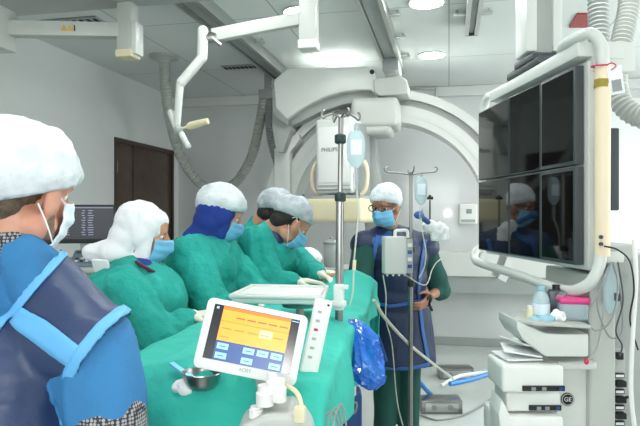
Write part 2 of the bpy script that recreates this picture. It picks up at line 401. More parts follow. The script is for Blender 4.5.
rail('ceiling_rail', 'silver ceiling rail running down to the left end of the arch carriage', -1.64, .17, -1, 5.75, tabs=((4.7, 1),))
rail('ceiling_rail', 'short grey ceiling rail stopping in front of the far downlight', .165, .10, -1, 4.66, tabs=((4.35, 1), (4.35, -1)))
t = thing('ceiling_beam', 'broad grey beam crossing the ceiling at the top left corner', 'ceiling beam', (-2.2, 3.17, CZ))
bm = nb(); bx(bm, XL+.002, -1.1, 3.0, 3.33, 2.72, 2.808, bev=.008); part('beam_body', bm, 'midgrey', t)
bm = nb(); bx(bm, XL+.002, -1.15, 3.08, 3.25, 2.809, 2.899); part('beam_spine', bm, 'grey', t)
bm = nb(); c = P(17, 13, 3.72); cyl(bm, (c.x, 2.97, 2.76), (c.x, 3.0, 2.76), .03); part('lock_knob', bm, 'black', t)
for (a, b, lab) in (((-2.95, 3.9), (-2.5, 4.25), 'slotted ceiling vent over the left wall above the warning labels'), ((-2.15, 5.45), (-1.8, 5.58), 'slotted ceiling vent beside the grey hose collar')):
    t = thing('ceiling_vent', lab, 'vent', ((a[0]+b[0])/2, (a[1]+b[1])/2, CZ), 'slotted ceiling vents')
    bm = nb(); bx(bm, a[0], b[0], a[1], b[1], CZ-.012, CZ-.001); part('vent_frame', bm, 'grey_trim', t, smooth=False)
    bm = nb(); n = 8
    for k in range(n):
        x = a[0]+.03+(b[0]-a[0]-.06)*k/(n-1); bx(bm, x-.012, x+.012, a[1]+.03, b[1]-.03, CZ-.018, CZ-.0125)
    part('slot', bm, 'gap', t, smooth=False)['kind'] = 'stuff'
p = PY(582, 19, 4.65)
bm = nb(); q = [P(577, 12, 4.28), P(594, 12, 4.28), P(594, 25, 4.58), P(569, 25, 4.58)]
prism(bm, [(a.x, a.y, CZ-.002) for a in q], (0, 0, -.012)); tag(obj('ceiling_sign', bm, 'red', smooth=False), 'dark red flat panel fixed on the ceiling right of the column', 'sign')
t = thing('wall_pipe', 'bent grey pipe near the ceiling on the back wall', 'pipe', PY(436, 100, 6.85))
bm = nb(); a = PY(408, 88, 6.8); b = PY(436, 88, 6.8); c = PY(437, 102, 6.8)
tube(bm, [a, b+V((-.06, 0, 0)), b, b+V((0, 0, -.05)), c], .016, 10, n=5); part('pipe', bm, 'alu', t)
bm = nb(); cyl(bm, c, c+V((0, .12, 0)), .03); part('wall_flange', bm, 'alu', t)

# ------------------------------------------------------------------ C shaped X-ray stand hung under the rails
CY = 5.5
c0 = PY(388, 219, CY); CR = 1.16; CX, CZC = c0.x, c0.z
t = thing('xray_gantry', 'huge white arch-shaped X-ray gantry hanging from the ceiling rails', 'x-ray machine', (CX, CY, CZ))
def arc(bm, r0, r1, y0, y1, a0, a1, n=64, mi=0):
    rings = []
    for i in range(n+1):
        a = math.radians(a0+(a1-a0)*i/n); ca, sa = math.cos(a), math.sin(a)
        rings.append([bm.verts.new((CX+r*ca, y, CZC+r*sa)) for r, y in ((r0, y0), (r1, y0), (r1, y1), (r0, y1))])
    for a, b in zip(rings, rings[1:]):
        for k in range(4): bm.faces.new((a[k], a[(k+1) % 4], b[(k+1) % 4], b[k])).material_index = mi
    bm.faces.new(rings[0][::-1]).material_index = mi; bm.faces.new(rings[-1]).material_index = mi
bm = nb(); arc(bm, 1.085, 1.16, CY-.12, CY+.2, -28, 168); part('outer_arc', bm, 'white', t)
bm = nb(); arc(bm, 1.02, 1.085, CY-.06, CY+.18, -28, 168); part('arc_groove', bm, 'midgrey', t)
bm = nb(); arc(bm, .87, 1.02, CY-.14, CY+.2, -28, 168); arc(bm, .93, .96, CY-.145, CY-.14, -26, 166, mi=1); part('inner_arc', bm, ['white', 'trim'], t)
bm = nb()
q = [PY(x, y, CY-.22) for x, y in ((274, 149), (298, 132), (300, 139), (290, 152), (289, 260), (275, 260))]
prism(bm, q, (0, .25, 0), bev=.01); part('arc_end_post', bm, 'white', t)
# carriage body with an arched belly
bm = nb(); Y0 = CY-.36
top = [(273, 80), (288, 68), (372, 66.5), (375, 76)]
belly = [(377, 97), (371, 90), (358, 90), (342, 92), (325, 97), (310, 104), (297, 112), (286, 121), (276, 118)]
prism(bm, [PY(x, y, Y0) for x, y in top+belly], (0, .75, 0), bev=.02, seg=3); part('carriage', bm, 'white', t)
bm = nb()
arch = [(276, 118), (287, 128), (300, 122), (320, 112), (345, 104), (380, 100), (381, 94), (358, 88), (325, 92), (290, 108)]
prism(bm, [PY(x, y, Y0+.1) for x, y in arch], (0, .6, 0), bev=.01); part('carriage_belly', bm, 'midgrey', t)
bm = nb(); prism(bm, [PY(x, y, Y0+.03) for x, y in ((272, 84), (272, 128), (276, 152), (283, 152), (290, 132), (290, 100))], (0, .5, 0), bev=.015); part('side_shroud', bm, 'midgrey', t)
bm = nb(); prism(bm, [PY(x, y, Y0-.06) for x, y in ((276, 108), (289, 121), (287, 125), (272, 115))], (0, .1, 0), bev=.006); part('bumper_wedge', bm, 'grey', t)
bm = nb(); prism(bm, [PY(x, y, Y0-.02) for x, y in ((373, 79), (399, 75), (407, 80), (408, 94), (379, 96), (374, 92))], (0, .6, 0), bev=.014, seg=3); part('rail_trolley', bm, 'offwhite', t)
bm = nb()
bx(bm, -.57, -.43, Y0+.1, Y0+.5, 2.72, 2.83, bev=.008)
part('rail_hanger', bm, 'grey', t)
bm = nb(); bx(bm, PY(288, 66, Y0).x, PY(392, 66, Y0).x, Y0+.02, Y0+.7, PY(0, 66, Y0).z, PY(0, 66, Y0).z+.02); part('top_plate', bm, 'darkgrey', t)
bm = nb(); c = PY(372, 72, Y0); cyl(bm, c+V((0, -.012, 0)), c+V((0, .01, 0)), .02, 14); part('lock_bolt', bm, 'gap', t)
# detector head carried by the inner arc
bm = nb(); c = PY(377, 116, CY-.28)
box(bm, (c.x, c.y, c.z), (.40, .42, .25), bev=.05, seg=4); box(bm, (c.x-.02, c.y, c.z-.06), (.32, .38, .25), bev=.05, seg=3); part('detector_mount', bm, 'offwhite', t)
ang = heading(-28); dm = frame(heading(24), V((0, 0, 1)), PY(344, 160, 5.02))
bm = nb(); box(bm, (-.02, 0, .02), (.33, .36, .62), dm, bev=.03, seg=4); box(bm, (-.02, .02, .31), (.3, .32, .12), dm, bev=.04, seg=3); det = part('detector_housing', bm, 'white', t)
bm = nb(); box(bm, (.155, .03, -.02), (.05, .3, .62), dm, bev=.02); part('detector_side_cover', bm, 'grey', t)
bm = nb(); box(bm, (-.02, -.181, .03), (.27, .006, .46), dm, bev=.002); part('front_panel', bm, 'white_plastic', t)
bm = nb(); box(bm, (-.02, -.187, -.26), (.31, .014, .015), dm, bev=.003); box(bm, (-.02, -.184, -.225), (.29, .008, .006), dm, bev=.002); part('seam_trim', bm, 'grey', t)
bm = text_bm('PHILIPS', .046, dm @ T(-.055, -.187, .07) @ Matrix.Rotation(PI/2, 4, 'X')); part('lettering', bm, 'text', t, smooth=False)
bm = nb(); box(bm, (0, 0, -.43), (.50, .5, .20), dm, bev=.04, seg=4); part('detector_base', bm, 'cream', t)
bm = nb(); box(bm, (0, 0, -.325), (.46, .46, .03), dm, bev=.008); part('collision_plate', bm, 'midgrey', t)
for s in (-1, 1):
    bm = nb(); tube(bm, [dm @ V((s*(.17 if s < 0 else .19), -.1, -.30)), dm @ V((s*.235, -.11, -.25)), dm @ V((s*.25, -.11, -.13)), dm @ V((s*.225, -.1, -.04)), dm @ V((s*.17, -.09, 0))], .016, 10); part('handle', bm, 'sleeve', t)
# tall grey tube-side arm behind the detector
bm = nb(); prism(bm, [PY(x, y, 5.3) for x, y in ((362, 128), (374, 130), (380, 180), (381, 246), (366, 246), (362, 190))], (0, .2, 0), bev=.015); part('support_arm', bm, 'midgrey', t)
bm = nb(); prism(bm, [PY(x, y, 5.62) for x, y in ((290, 150), (302, 146), (303, 250), (290, 250))], (0, .1, 0), bev=.01); part('cable_cover', bm, 'grey', t)

# hanging hoses, back left
t = thing('cable_hose', 'long grey corrugated hose hanging in a U from a ceiling collar', 'hose', P(163, 55, 5.45), 'hanging hoses')
bm = nb(); tube(bm, [P(164, 56, 5.44), P(166, 90, 5.6), P(172, 128, 5.85), P(184, 163, 6.1), P(202, 185, 6.25), P(220, 190, 6.3), P(238, 180, 6.25), P(252, 155, 6.15), P(260, 122, 6.1), P(264, 98, 6.1)], .052, 14, ribs=.03, n=14); part('hose_body', bm, 'hose', t)
bm = nb(); c = P(164, 54, 5.44); lathe(bm, [(.055, 0), (.075, .02), (.13, .03), (.13, .05), (.05, .05)], T(c.x, c.y, CZ-.052)); part('ceiling_collar', bm, 'midgrey', t)
bm = nb(); c = P(268, 95, 6.1); box(bm, c, (.16, .14, .1), bev=.012); bx(bm, c.x-.03, c.x+.03, c.y-.03, c.y+.03, c.z+.04, CZ-.001); part('end_bracket', bm, 'grey', t)
t = thing('cable_hose', 'short dark grey hose dropping from the bracket behind the gantry shroud', 'hose', P(271, 99, 6.1), 'hanging hoses')
bm = nb(); tube(bm, [P(270, 100, 6.1), P(269, 118, 6.1), P(271, 138, 6.05), P(276, 158, 6.05), P(282, 172, 6.1)], .045, 14, ribs=.03, n=14); part('hose_body', bm, 'grey', t)

# ------------------------------------------------------------------ ceiling-hung white arms
D = 3.4
t = thing('lamp_support_arm', 'jointed white support arm with cream grip hanging from the white column', 'support arm', P(309, -30, D))
bm = nb(); c = P(309, 25, D); bx(bm, c.x-.048, c.x+.048, c.y-.048, c.y+.048, P(0, 44, D).z, CZ-.001, bev=.006); part('drop_column', bm, 'offwhite', t)
bm = nb(); box(bm, (c.x, c.y, P(0, 46, D).z), (.108, .108, .05), bev=.008); part('column_foot', bm, 'white', t)
bm = nb(); a = P(212, 36, 3.35); b = P(301, 19, D); m = frame(b-a, V((0, 0, 1)), (a+b)/2); box(bm, (0, 0, 0), (.06, (b-a).length, .072), m, bev=.01); part('horizontal_boom', bm, 'offwhite', t)
bm = nb(); cyl(bm, P(213, 39, 3.32), P(221, 45, 3.32), .012); cyl(bm, P(203, 38, 3.3), P(215, 37, 3.35), .03); part('joint_pin', bm, 'steel', t)
bm = nb(); capsule(bm, P(203, 31, 3.3), P(202, 58, 3.3), .03); part('elbow_joint', bm, 'white', t)
bm = nb(); tube(bm, [P(202, 58, 3.28), P(180, 84, 3.25)], .027, 12, sm=False); part('upper_arm', bm, 'white', t)
bm = nb(); capsule(bm, P(180, 84, 3.25), P(177, 128, 3.25), .022, .018); capsule(bm, P(171, 113, 3.27), P(178, 130, 3.25), .02); part('lower_arm', bm, 'white', t)
bm = nb(); ell(bm, P(178, 130, 3.24), .026); part('swivel', bm, 'midgrey', t)
bm = nb(); capsule(bm, P(178, 128, 3.25), P(188, 146, 3.22), .016); part('lamp_stub', bm, 'white', t)
bm = nb(); tube(bm, [P(180, 129, 3.24), P(187, 127, 3.23)], .007, 10, sm=False); tube(bm, [P(187, 127, 3.23), P(190, 126, 3.23), P(208, 121, 3.2)], [.012, .022, .017], 14, sm=False); part('grip', bm, 'cream', t)
D = 3.6
t = thing('shield_support_arm', 'white horizontal boom with two warning labels at top left', 'support arm', P(128, -5, D))
bm = nb(); c = P(128, 30, D); bx(bm, c.x-.046, c.x+.046, c.y-.05, c.y+.05, P(0, 52, D).z, 2.72, bev=.006); part('drop_column', bm, 'offwhite', t)
bm = nb(); box(bm, (c.x+.06, c.y, P(0, 40, D).z), (.035, .09, .19), bev=.006); part('side_box', bm, 'white', t)
bm = nb(); box(bm, (c.x, c.y, P(0, 55, D).z), (.11, .12, .05), bev=.018); part('column_foot', bm, 'cream', t)
a = P(4, 29, 3.45); b = P(121, 31, D); m = frame(b-a, V((0, 0, 1)), (a+b)/2); L = (b-a).length
bm = nb(); box(bm, (0, 0, 0), (.08, L, .085), m, bev=.008); part('horizontal_boom', bm, 'offwhite', t)
for k, x in enumerate((64, 70)):
    bm = nb(); y = ((x-4)/117-.5)*L; prism(bm, [m @ V((.041, y-.018, -.016)), m @ V((.041, y+.018, -.016)), m @ V((.041, y, .02))], m.to_3x3() @ V((.002, 0, 0))); part('warning_triangle', bm, 'orange_tri', t, smooth=False)
bm = nb(); box(bm, (.041, ((74.5-4)/117-.5)*L, 0), (.003, .007, .035), m); part('label_strip', bm, 'black', t, smooth=False)
bm = nb(); box(bm, P(-2, 30, 3.44), (.14, .14, .24), bev=.015); part('elbow_box', bm, 'offwhite', t)
# ------------------------------------------------------------------ things on and near the back wall
t = thing('wall_dispenser', 'small white wall box right of the bright reflection on the back wall', 'dispenser', PY(468, 224, YB))
bm = nb(); c = PY(468, 214, YB-.05); box(bm, c, (.20, .09, .23), bev=.02, seg=3); part('casing', bm, 'white_plastic', t)
bm = nb(); box(bm, c+V((.01, -.047, .03)), (.06, .006, .05), bev=.002); part('label_plate', bm, 'grey', t)
bm = nb(); box(bm, c+V((0, -.046, -.075)), (.15, .012, .03), bev=.004); part('outlet_lip', bm, 'midgrey', t)
for (px, py, lab) in ((455, 366, 'farther stainless steel floor socket box near the back wall'), (440, 398, 'nearer stainless steel floor socket box with tubing over it')):
    d = 1.4*FPX/(py-HOR+6); c = P(px, py, d); m = frame(heading(0), V((0, 0, 1)), (c.x, c.y, 0))
    t = thing('floor_socket_box', lab, 'socket box', (c.x, c.y, 0), 'floor socket boxes')
    bm = nb(); box(bm, (0, 0, .05), (.30, .16, .098), m, bev=.006); part('housing', bm, 'steel', t)
    bm = nb(); box(bm, (0, -.083, .05), (.24, .006, .06), m, bev=.002); part('cover_plate', bm, 'alu', t)
    for s in (-.06, .06):
        bm = nb(); cyl(bm, m @ V((s, -.084, .05)), m @ V((s, -.092, .05)), .02, 14); part('socket', bm, 'grey', t)

# computer monitor and its console by the left wall
t = thing('computer_monitor', 'black widescreen computer monitor showing a dark list screen', 'monitor', P(88, 262, 4.5))
m = frame(heading(-12), V((0, 0, 1)), P(84, 224, 4.5))
bm = nb(); box(bm, (0, 0, 0), (.46, .03, .29), m, bev=.008); part('casing', bm, 'black', t)
bm = nb(); box(bm, (0, -.0165, .01), (.42, .003, .245), m)
for k in range(11):
    z = .10-k*.018
    for x0, wd in ((-.12, .05), (.0, .03), (.05, .045)):
        box(bm, (x0+random.uniform(-.004, .004), -.0184, z), (wd*random.uniform(.6, 1), .0006, .006), m, mi=1)
box(bm, (0, -.0184, .122), (.42, .0006, .006), m, mi=1); part('screen', bm, ['s_navy', 's_grey'], t, smooth=False)
bm = nb(); box(bm, (0, .03, -.19), (.06, .03, .14), m, bev=.006); box(bm, (0, .02, -.26), (.26, .18, .015), m, bev=.006); part('stand', bm, 'midgrey', t)
ws = thing('control_console', 'blue-grey control console on a pale desk unit under the computer monitor', 'console', (P(90, 300, 4.5).x, P(90, 300, 4.5).y, 0))
m = frame(heading(-12), V((0, 0, 1)), P(88, 262, 4.45)); z0 = -m.translation.z
bm = nb(); box(bm, (-.02, .1, -.045), (.66, .6, .04), m, bev=.01); part('desk_top', bm, 'offwhite', ws)
bm = nb(); box(bm, (-.02, .12, (z0-.065)/2), (.6, .5, -z0-.065-.002), m, bev=.01); part('cabinet', bm, 'midgrey', ws)
bm = nb(); t1 = m; prism(bm, [t1 @ V(q) for q in ((-.10, -.16, -.024), (-.10, -.16, .0), (-.10, .04, .085), (-.10, .12, .085), (-.10, .12, -.024))], m.to_3x3() @ V((.30, 0, 0)), bev=.006); part('keypad_unit', bm, 'workstation', ws)
bm = nb()
for i in range(7):
    for j in range(2): box(bm, (-.06+i*.036, -.13+j*.035, .018+j*.016), (.02, .02, .012), m, bev=.002, mi=(i+j) % 2)
kp = part('keys', bm, ['white_plastic', 'black'], ws); kp['kind'] = 'stuff'
bm = nb(); box(bm, (.05, .0, .074), (.26, .02, .02), m, bev=.003); part('display_strip', bm, 'darkgrey', ws)

# ------------------------------------------------------------------ operating table and drape
TC = [(1.26, -.27), (2.3, -.085), (3.3, .04)]       # (depth, right offset) of the table centre line
def tl(s):                                           # s = 0 near end, 1 far end
    d = TC[0][0]+(TC[2][0]-TC[0][0])*s; r = TC[0][1]+(TC[2][1]-TC[0][1])*s; return d, r
TZ = 1.06
ax = (Fv*(TC[2][0]-TC[0][0])+Rv*(TC[2][1]-TC[0][1])).normalized()
tb = thing('operating_table', 'operating table hidden under the teal drape', 'table', tuple(Fv*2.3+Rv*-.09))
mt = frame(ax, V((0, 0, 1)), Fv*2.3+Rv*-.09)
bm = nb(); box(bm, (-.03, 0, .96), (.42, 1.95, .05), mt, bev=.01); part('tabletop', bm, 'darkgrey', tb)
bm = nb(); box(bm, (-.03, 0, 1.01), (.40, 1.9, .05), mt, bev=.02); part('mattress', bm, 'darkgrey', tb)
bm = nb(); box(bm, (0, .2, .5), (.3, .4, .86), mt, bev=.03); part('pedestal', bm, 'offwhite', tb)
bm = nb(); box(bm, (-.05, .2, .04), (.36, .8, .076), mt, bev=.02); part('base_plate', bm, 'midgrey', tb)
def RIGHT_FALL(s): return .40+.12*math.sin(s*5)
def drape():
    bm = nb(); NS, NW = 90, 90; g = []
    for i in range(NS+1):
        s = -.10+1.16*i/NS; row = []
        for j in range(NW+1):
            w_ = -.80+1.48*j/NW; half = .31
            side = 1 if w_ > 0 else -1; over = max(0, abs(w_)-half)
            # rounded shoulder then fall
            if side > 0: over = over*RIGHT_FALL(s)
            x = min(abs(w_), half)*(1 if side < 0 else .80)+over*(.05 if side < 0 else .03)
            drop = over*.98
            hump = .06*math.exp(-(w_/.2)**2)*(1-s*.75)+.10*math.exp(-((s-.86)/.13)**2-((w_-.19)/.17)**2)+.035*math.exp(-((s-.33)/.15)**2-((w_-.18)/.14)**2)
            ends = max(0, (.04-s))*1.9+max(0, s-1.0)*8
            y = (max(s, .0)-.5)*2.05 - (0 if s > 0 else (-s)*.25)
            fold = math.sin(y*21+noise.noise(V((y*2, side*5, 0)))*4)*.02*min(1, over/.15) if over else 0
            x += fold+.012*noise.noise(V((y*5, w_*5, 1)))
            z = TZ+hump-drop-ends+.010*(1-abs(noise.noise(V((y*4, w_*7, 3))))*2.4)+.004*noise.noise(V((y*16, w_*18, 5)))
            y += .012*noise.noise(V((y*6, w_*9, 8)))
            row.append(bm.verts.new(mt @ V((side*x, y, z))))
        g.append(row)
    for i in range(NS):
        for j in range(NW): bm.faces.new((g[i][j], g[i][j+1], g[i+1][j+1], g[i+1][j]))
    return bm
dp = tag(obj('surgical_drape', drape(), 'teal_drape', solid=.004, sharp=False), 'large teal surgical drape covering the patient table', 'drape')

# ------------------------------------------------------------------ figures
def hand(bm, wrist, dr, palm, side, curl=.5, scale=1.0, spread=.08, thick=1.0):
    """five unequal fingers and a thumb; dr = finger direction, palm = where the palm looks, side = +1/-1 thumb side"""
    dr = V(dr).normalized(); palm = V(palm); palm = (palm-dr*palm.dot(dr)).normalized(); sd = dr.cross(palm)*side; w0 = V(wrist); k = scale; r = .0088*k*thick
    kn = []
    for i, off in enumerate((.03, .011, -.010, -.029)):
        q = w0+dr*(.083-.004*abs(i-1))*k+sd*off*k; kn.append(q)
        capsule(bm, w0+dr*.012*k+sd*off*.62*k, q, .0135*k, .0108*k)
    for i, q in enumerate(kn):
        L = (.042, .047, .044, .034)[i]*k; a = 0; p = q
        for j in range(3):
            a += curl*(.75+.12*i)*(1.0 if j else .8)
            dd = (dr*math.cos(a)+palm*math.sin(a)+sd*spread*(1.2-i)*.8).normalized()
            n = p+dd*L*(1, .62, .5)[j]; capsule(bm, p, n, r*(1, .95, .88)[j], r*(.95, .88, .78)[j]); p = n
    a = w0+dr*.018*k+sd*.022*k; b = a+(dr*.55+sd*.75+palm*.25).normalized()*.042*k
    c = b+(dr*.85+sd*.35+palm*.35).normalized()*.033*k; d = c+(dr*.9+palm*(.3+curl*.4)+sd*.02).normalized()*.026*k
    capsule(bm, a, b, .0145*k, .0115*k); capsule(bm, b, c, .011*k, .0095*k); capsule(bm, c, d, .0095*k, .008*k)
def head_matrix(c, yaw, pitch=0, roll=0):            # pitch > 0 looks down, roll > 0 tilts to own right
    f = heading(yaw); m = frame(f, V((0, 0, 1)), c)
    return m @ Matrix.Rotation(-math.radians(pitch), 4, 'X') @ Matrix.Rotation(math.radians(roll), 4, 'Y')
def head_prims(bm, H):
    ell(bm, (0, -.012, .035), (.074, .095, .084), H); ell(bm, (0, .03, -.04), (.06, .06, .075), H); ell(bm, (0, .036, -.088), (.044, .048, .034), H)
    ell(bm, (0, .052, .035), (.056, .04, .045), H)
    capsule(bm, (-.036, .079, .018), (.036, .079, .018), .011, mx=H)          # brow
    for s in (-1, 1):
        capsule(bm, (s*.020, .079, .007), (s*.043, .071, .005), .005, mx=H)
        ell(bm, (s*.038, .060, -.03), (.019, .019, .019), H)                    # cheek
        ell(bm, (s*.080, -.006, -.018), (.012, .023, .036), H @ Matrix.Rotation(s*.25, 4, 'Z'), u=14, v=10)
        ell(bm, (s*.055, .01, -.07), (.018, .045, .03), H)                      # jaw corner
    capsule(bm, (0, .088, .008), (0, .109, -.032), .009, .013, mx=H); ell(bm, (0, .10, -.038), (.017, .013, .010), H)
    capsule(bm, (-.020, .088, -.066), (.020, .088, -.066), .007, mx=H); capsule(bm, (-.016, .086, -.076), (.016, .086, -.076), .008, mx=H)
    ell(bm, (0, .078, -.1), (.02, .016, .016), H)
def cap_mesh(H, rx=.098, ry=.122, rz=.112, zf=.035, zb=-.045, bulge=0, seed=1, zc=.03, rough=.004, cy=-.012, k0=.91):
    rx *= k0; ry *= k0; rz *= k0
    bm = nb(); NU, NV = 72, 26; g = []
    for j in range(NV+1):
        row = []
        for i in range(NU):
            th = 2*PI*i/NU; sx, sy = math.sin(th), math.cos(th)
            zr = zb+(zf-zb)*(sy*.5+.5)-zc                                 # rim height below dome centre at this azimuth
            e0 = math.asin(max(-.9, min(.9, zr/rz))); el = PI/2+(e0-PI/2)*j/NV
            rim = max(0, (j/NV-.82)/.18)
            k = 1-.10*rim*rim+.018*rim*math.sin(th*26+seed)
            back = bulge*max(0, -sy)*math.cos(el)
            p = V((rx*sx*math.cos(el)*k, (ry+back)*sy*math.cos(el)*k+cy, rz*math.sin(el)+zc))
            n = p.normalized()
            q = p*38+V((seed*5, 0, 0))
            p = p+n*rough*(noise.noise(q)+.6*(1-abs(noise.noise(q*1.9))*2)+.4*noise.noise(V((th*9, j*.1, seed)))*(1-rim)+1.3*noise.noise(p*13+V((seed, 3, 1))))
            row.append(bm.verts.new(H @ p))
        g.append(row)
    for j in range(NV):
        for i in range(NU):
            if j == 0: continue
            bm.faces.new((g[j][i], g[j][(i+1) % NU], g[j+1][(i+1) % NU], g[j+1][i]))
    bm.faces.new(g[1][::-1]); 
    for v in g[0]: bm.verts.remove(v)
    return bm
def mask_mesh(H, top=-.008, bot=-.128, seed=0):
    bm = nb(); g = []; NA, NB = 24, 16
    for j in range(NB+1):
        b = j/NB; z = top+(bot-top)*b; row = []
        for i in range(NA+1):
            a = (i/NA*2-1)*math.radians(64)
            nose = .019*math.exp(-(a/.28)**2)*math.exp(-((b-.28)/.28)**2)
            R = .102-.02*(b-.25)**2*4*(1 if b > .25 else 0)-(.016 if b > .9 else 0)
            ZZ = z+.012*abs(math.sin(a))*(1-2*b)*(-1)*.9
            pl = .0022*math.sin(b*PI*7)*math.cos(a*.8)
            row.append(bm.verts.new(H @ V(((.079+pl)*math.sin(a)*(1-.10*(b-.5)**2*4), .008+(R+nose+pl)*math.cos(a), ZZ))))
        g.append(row)
    for j in range(NB):
        for i in range(NA): bm.faces.new((g[j][i], g[j][i+1], g[j+1][i+1], g[j+1][i]))
    return bm
def torso(bm, J, grow=0, depth=.115, wide=1, skirt=None, chest=.155):
    """volume between pelvis and shoulders"""
    sl, sr, nk, pv = J['sl'], J['sr'], J['neck'], J['pelvis']
    X = (sr-sl).normalized(); mid = (sl+sr)/2; up = (mid-pv).normalized(); Y = up.cross(X).normalized()
    m = Matrix((X, Y, up)).transposed().to_4x4()
    hw = (sr-sl).length/2
    for f, rx, ry, rz in ((0, .155, depth*1.02, .15), (.33, .145, depth*.95, .15), (.62, chest*1.02, depth*1.02, .15), (.85, chest*1.08, depth, .13)):
        m.translation = pv.lerp(mid, f); ell(bm, (0, 0, 0), (rx*wide+grow, ry+grow, rz+grow), m)
    capsule(bm, sl, sr, .062+grow*.8); capsule(bm, mid.lerp(nk, .2), nk, .08+grow*.5, .058+grow*.2)
    capsule(bm, sl.lerp(nk, .1), nk, .055+grow*.6, .05+grow*.3); capsule(bm, sr.lerp(nk, .1), nk, .055+grow*.6, .05+grow*.3)
def person(name_lab, J, H, skin, gown_mat, voxel=.008, gown_voxel=.011, seed=0, cuffs=True, gown_legs=.35, sleeve=1.0, hands=None, bare=(), glove_mat='glove', fold=.012, depth=.12, wide=1.0, gown_name='surgical_gown', arm_stop=1.0, legs=None):
    base = V((J['pelvis'].x, J['pelvis'].y, 0))
    r = thing('person', name_lab, 'person', base)
    hips = J['pelvis']; X = (J['sr']-J['sl']).normalized(); X.z = 0; X.normalize(); fw = V((0, 0, 1)).cross(X)
    feet = []
    bm = nb(); head_prims(bm, H)
    hc = H @ V((0, -.015, -.05)); capsule(bm, hc, J['neck'], .054, .058); capsule(bm, H @ V((0, -.03, -.03)), J['neck'], .052, .058)
    torso(bm, J, -.008, depth, wide)
    for s, k in ((-1, 'l'), (1, 'r')):
        capsule(bm, J['s'+k], J['e'+k], .047, .037); capsule(bm, J['e'+k], J['w'+k], .037, .025)
        hp = hips+X*s*.085; kn = hips+X*s*.1+fw*.03; kn.z = hips.z*.53; an = hips+X*s*.11; an.z = .09
        if legs: kn, an = legs[k]
        capsule(bm, hp, kn, .085, .056); capsule(bm, kn, an, .056, .038); toe = an+fw*.13; toe.z = .035; capsule(bm, V((an.x, an.y, .05)), toe, .04, .032)
        feet.append((kn, an, toe, hp))
        if hands and k in hands:
            h = hands[k]; hb = hand(bm, J['w'+k], h[0], h[1], h[2], h[3], .92 if k not in bare else 1.0)
    b = part('body', remesh(bm, voxel, 3), skin, r, sharp=False)
    # gown
    bm = nb(); torso(bm, J, .022, depth, wide)
    for s, k in ((-1, 'l'), (1, 'r')):
        if arm_stop < 0:
            capsule(bm, J['s'+k], J['s'+k].lerp(J['e'+k], -arm_stop), .069*sleeve, .066*sleeve); continue
        e2 = J['e'+k].lerp(J['w'+k], .92 if arm_stop == 1.0 else arm_stop)
        capsule(bm, J['s'+k], J['e'+k], .069*sleeve, .06*sleeve); capsule(bm, J['e'+k], e2, .06*sleeve, .038*sleeve)
    if gown_legs is not None:
        z = gown_legs; q = V((hips.x, hips.y, z)); m = Matrix((X, fw, V((0, 0, 1)))).transposed().to_4x4(); m.translation = V((0, 0, 0))
        prof = []
        t = nb(); lathe(t, [(1.18, 0), (1.1, .3), (1, 1)], Matrix.Identity(4), 32)
        top = hips.z; sc = Matrix.Translation(q) @ m @ Matrix.Diagonal((.165, depth+.02, top-z, 1)); bmesh.ops.transform(t, matrix=sc, verts=t.verts); merge(bm, t)
    g = part(gown_name, remesh(bm, gown_voxel, 3, folds(fold, 10, seed=seed)), gown_mat, r, sharp=False)
    # trousers and shoes
    bm = nb(); sh = []
    for (kn, an, toe, hp), k in zip(feet, 'lr'):
        capsule(bm, hp, kn, .1, .078); capsule(bm, kn, V((an.x, an.y, .1)), .078, .066)
        s = nb(); capsule(s, V((an.x, an.y, .052)), V((toe.x, toe.y, .045)), .05, .042); sh.append(s)
    tr = part('trousers', remesh(bm, .014, 3, folds(.008, 9, seed=seed+3)), 'green_scrub', r, sharp=False)
    for s in sh: part('shoe', remesh(s, .01, 2), 'white_plastic', r, sharp=False)
    for s in (-1, 1):
        bm = nb(); ell(bm, (s*.031, .070, -.002), .0115, H, u=14, v=10); e = part('eye', bm, 'eye', r)
        bm = nb(); ell(bm, (s*.031, .0795, -.004), (.006, .003, .006), H, u=12, v=8); part('iris', bm, 'iris', r)
    if hands:
        for k, h in hands.items():
            if k in bare: continue
            bm = nb(); hand(bm, J['w'+k], h[0], h[1], h[2], h[3], 1.0, thick=1.12)
            a = J['w'+k]; capsule(bm, J['e'+k].lerp(a, .78), a+V(h[0]).normalized()*.02, .034*sleeve, .026)
            part('glove', remesh(bm, .0038, 2), glove_mat, r, sharp=False)
    return r, b, g
def add_mask(r, H, m='mask', loops=True):
    part('face_mask', mask_mesh(H), [m], r, solid=.0025, sharp=False)
    if loops:
        for s in (-1, 1):
            bm = nb()
            tube(bm, [H @ V((s*.070, .052, -.020)), H @ V((s*.081, .022, -.004)), H @ V((s*.085, .008, .006)), H @ V((s*.086, -.012, .02)), H @ V((s*.084, -.026, .005))], .0016, 6)
            tube(bm, [H @ V((s*.062, .048, -.112)), H @ V((s*.078, .016, -.075)), H @ V((s*.084, -.02, -.03))], .0016, 6)
            part('ear_loop', bm, 'loop', r)
def add_cap(r, H, m='cap', **k): return part('surgical_cap', cap_mesh(H, **k), m, r, solid=.0015, sharp=False)
def add_hair(r, H, m, low=-.06, full=False):
    bm = nb(); ell(bm, (0, -.03, .03), (.079, .085, .085), H); ell(bm, (0, -.052, -.03), (.062, .05, .05), H)
    for s in (-1, 1): capsule(bm, (s*.07, -.005, .045), (s*.073, .012, .0), .011, .007, mx=H)
    part('hair', remesh(bm, .006, 2, lambda p, n: .002*noise.noise(p*120)), m, r, sharp=False)

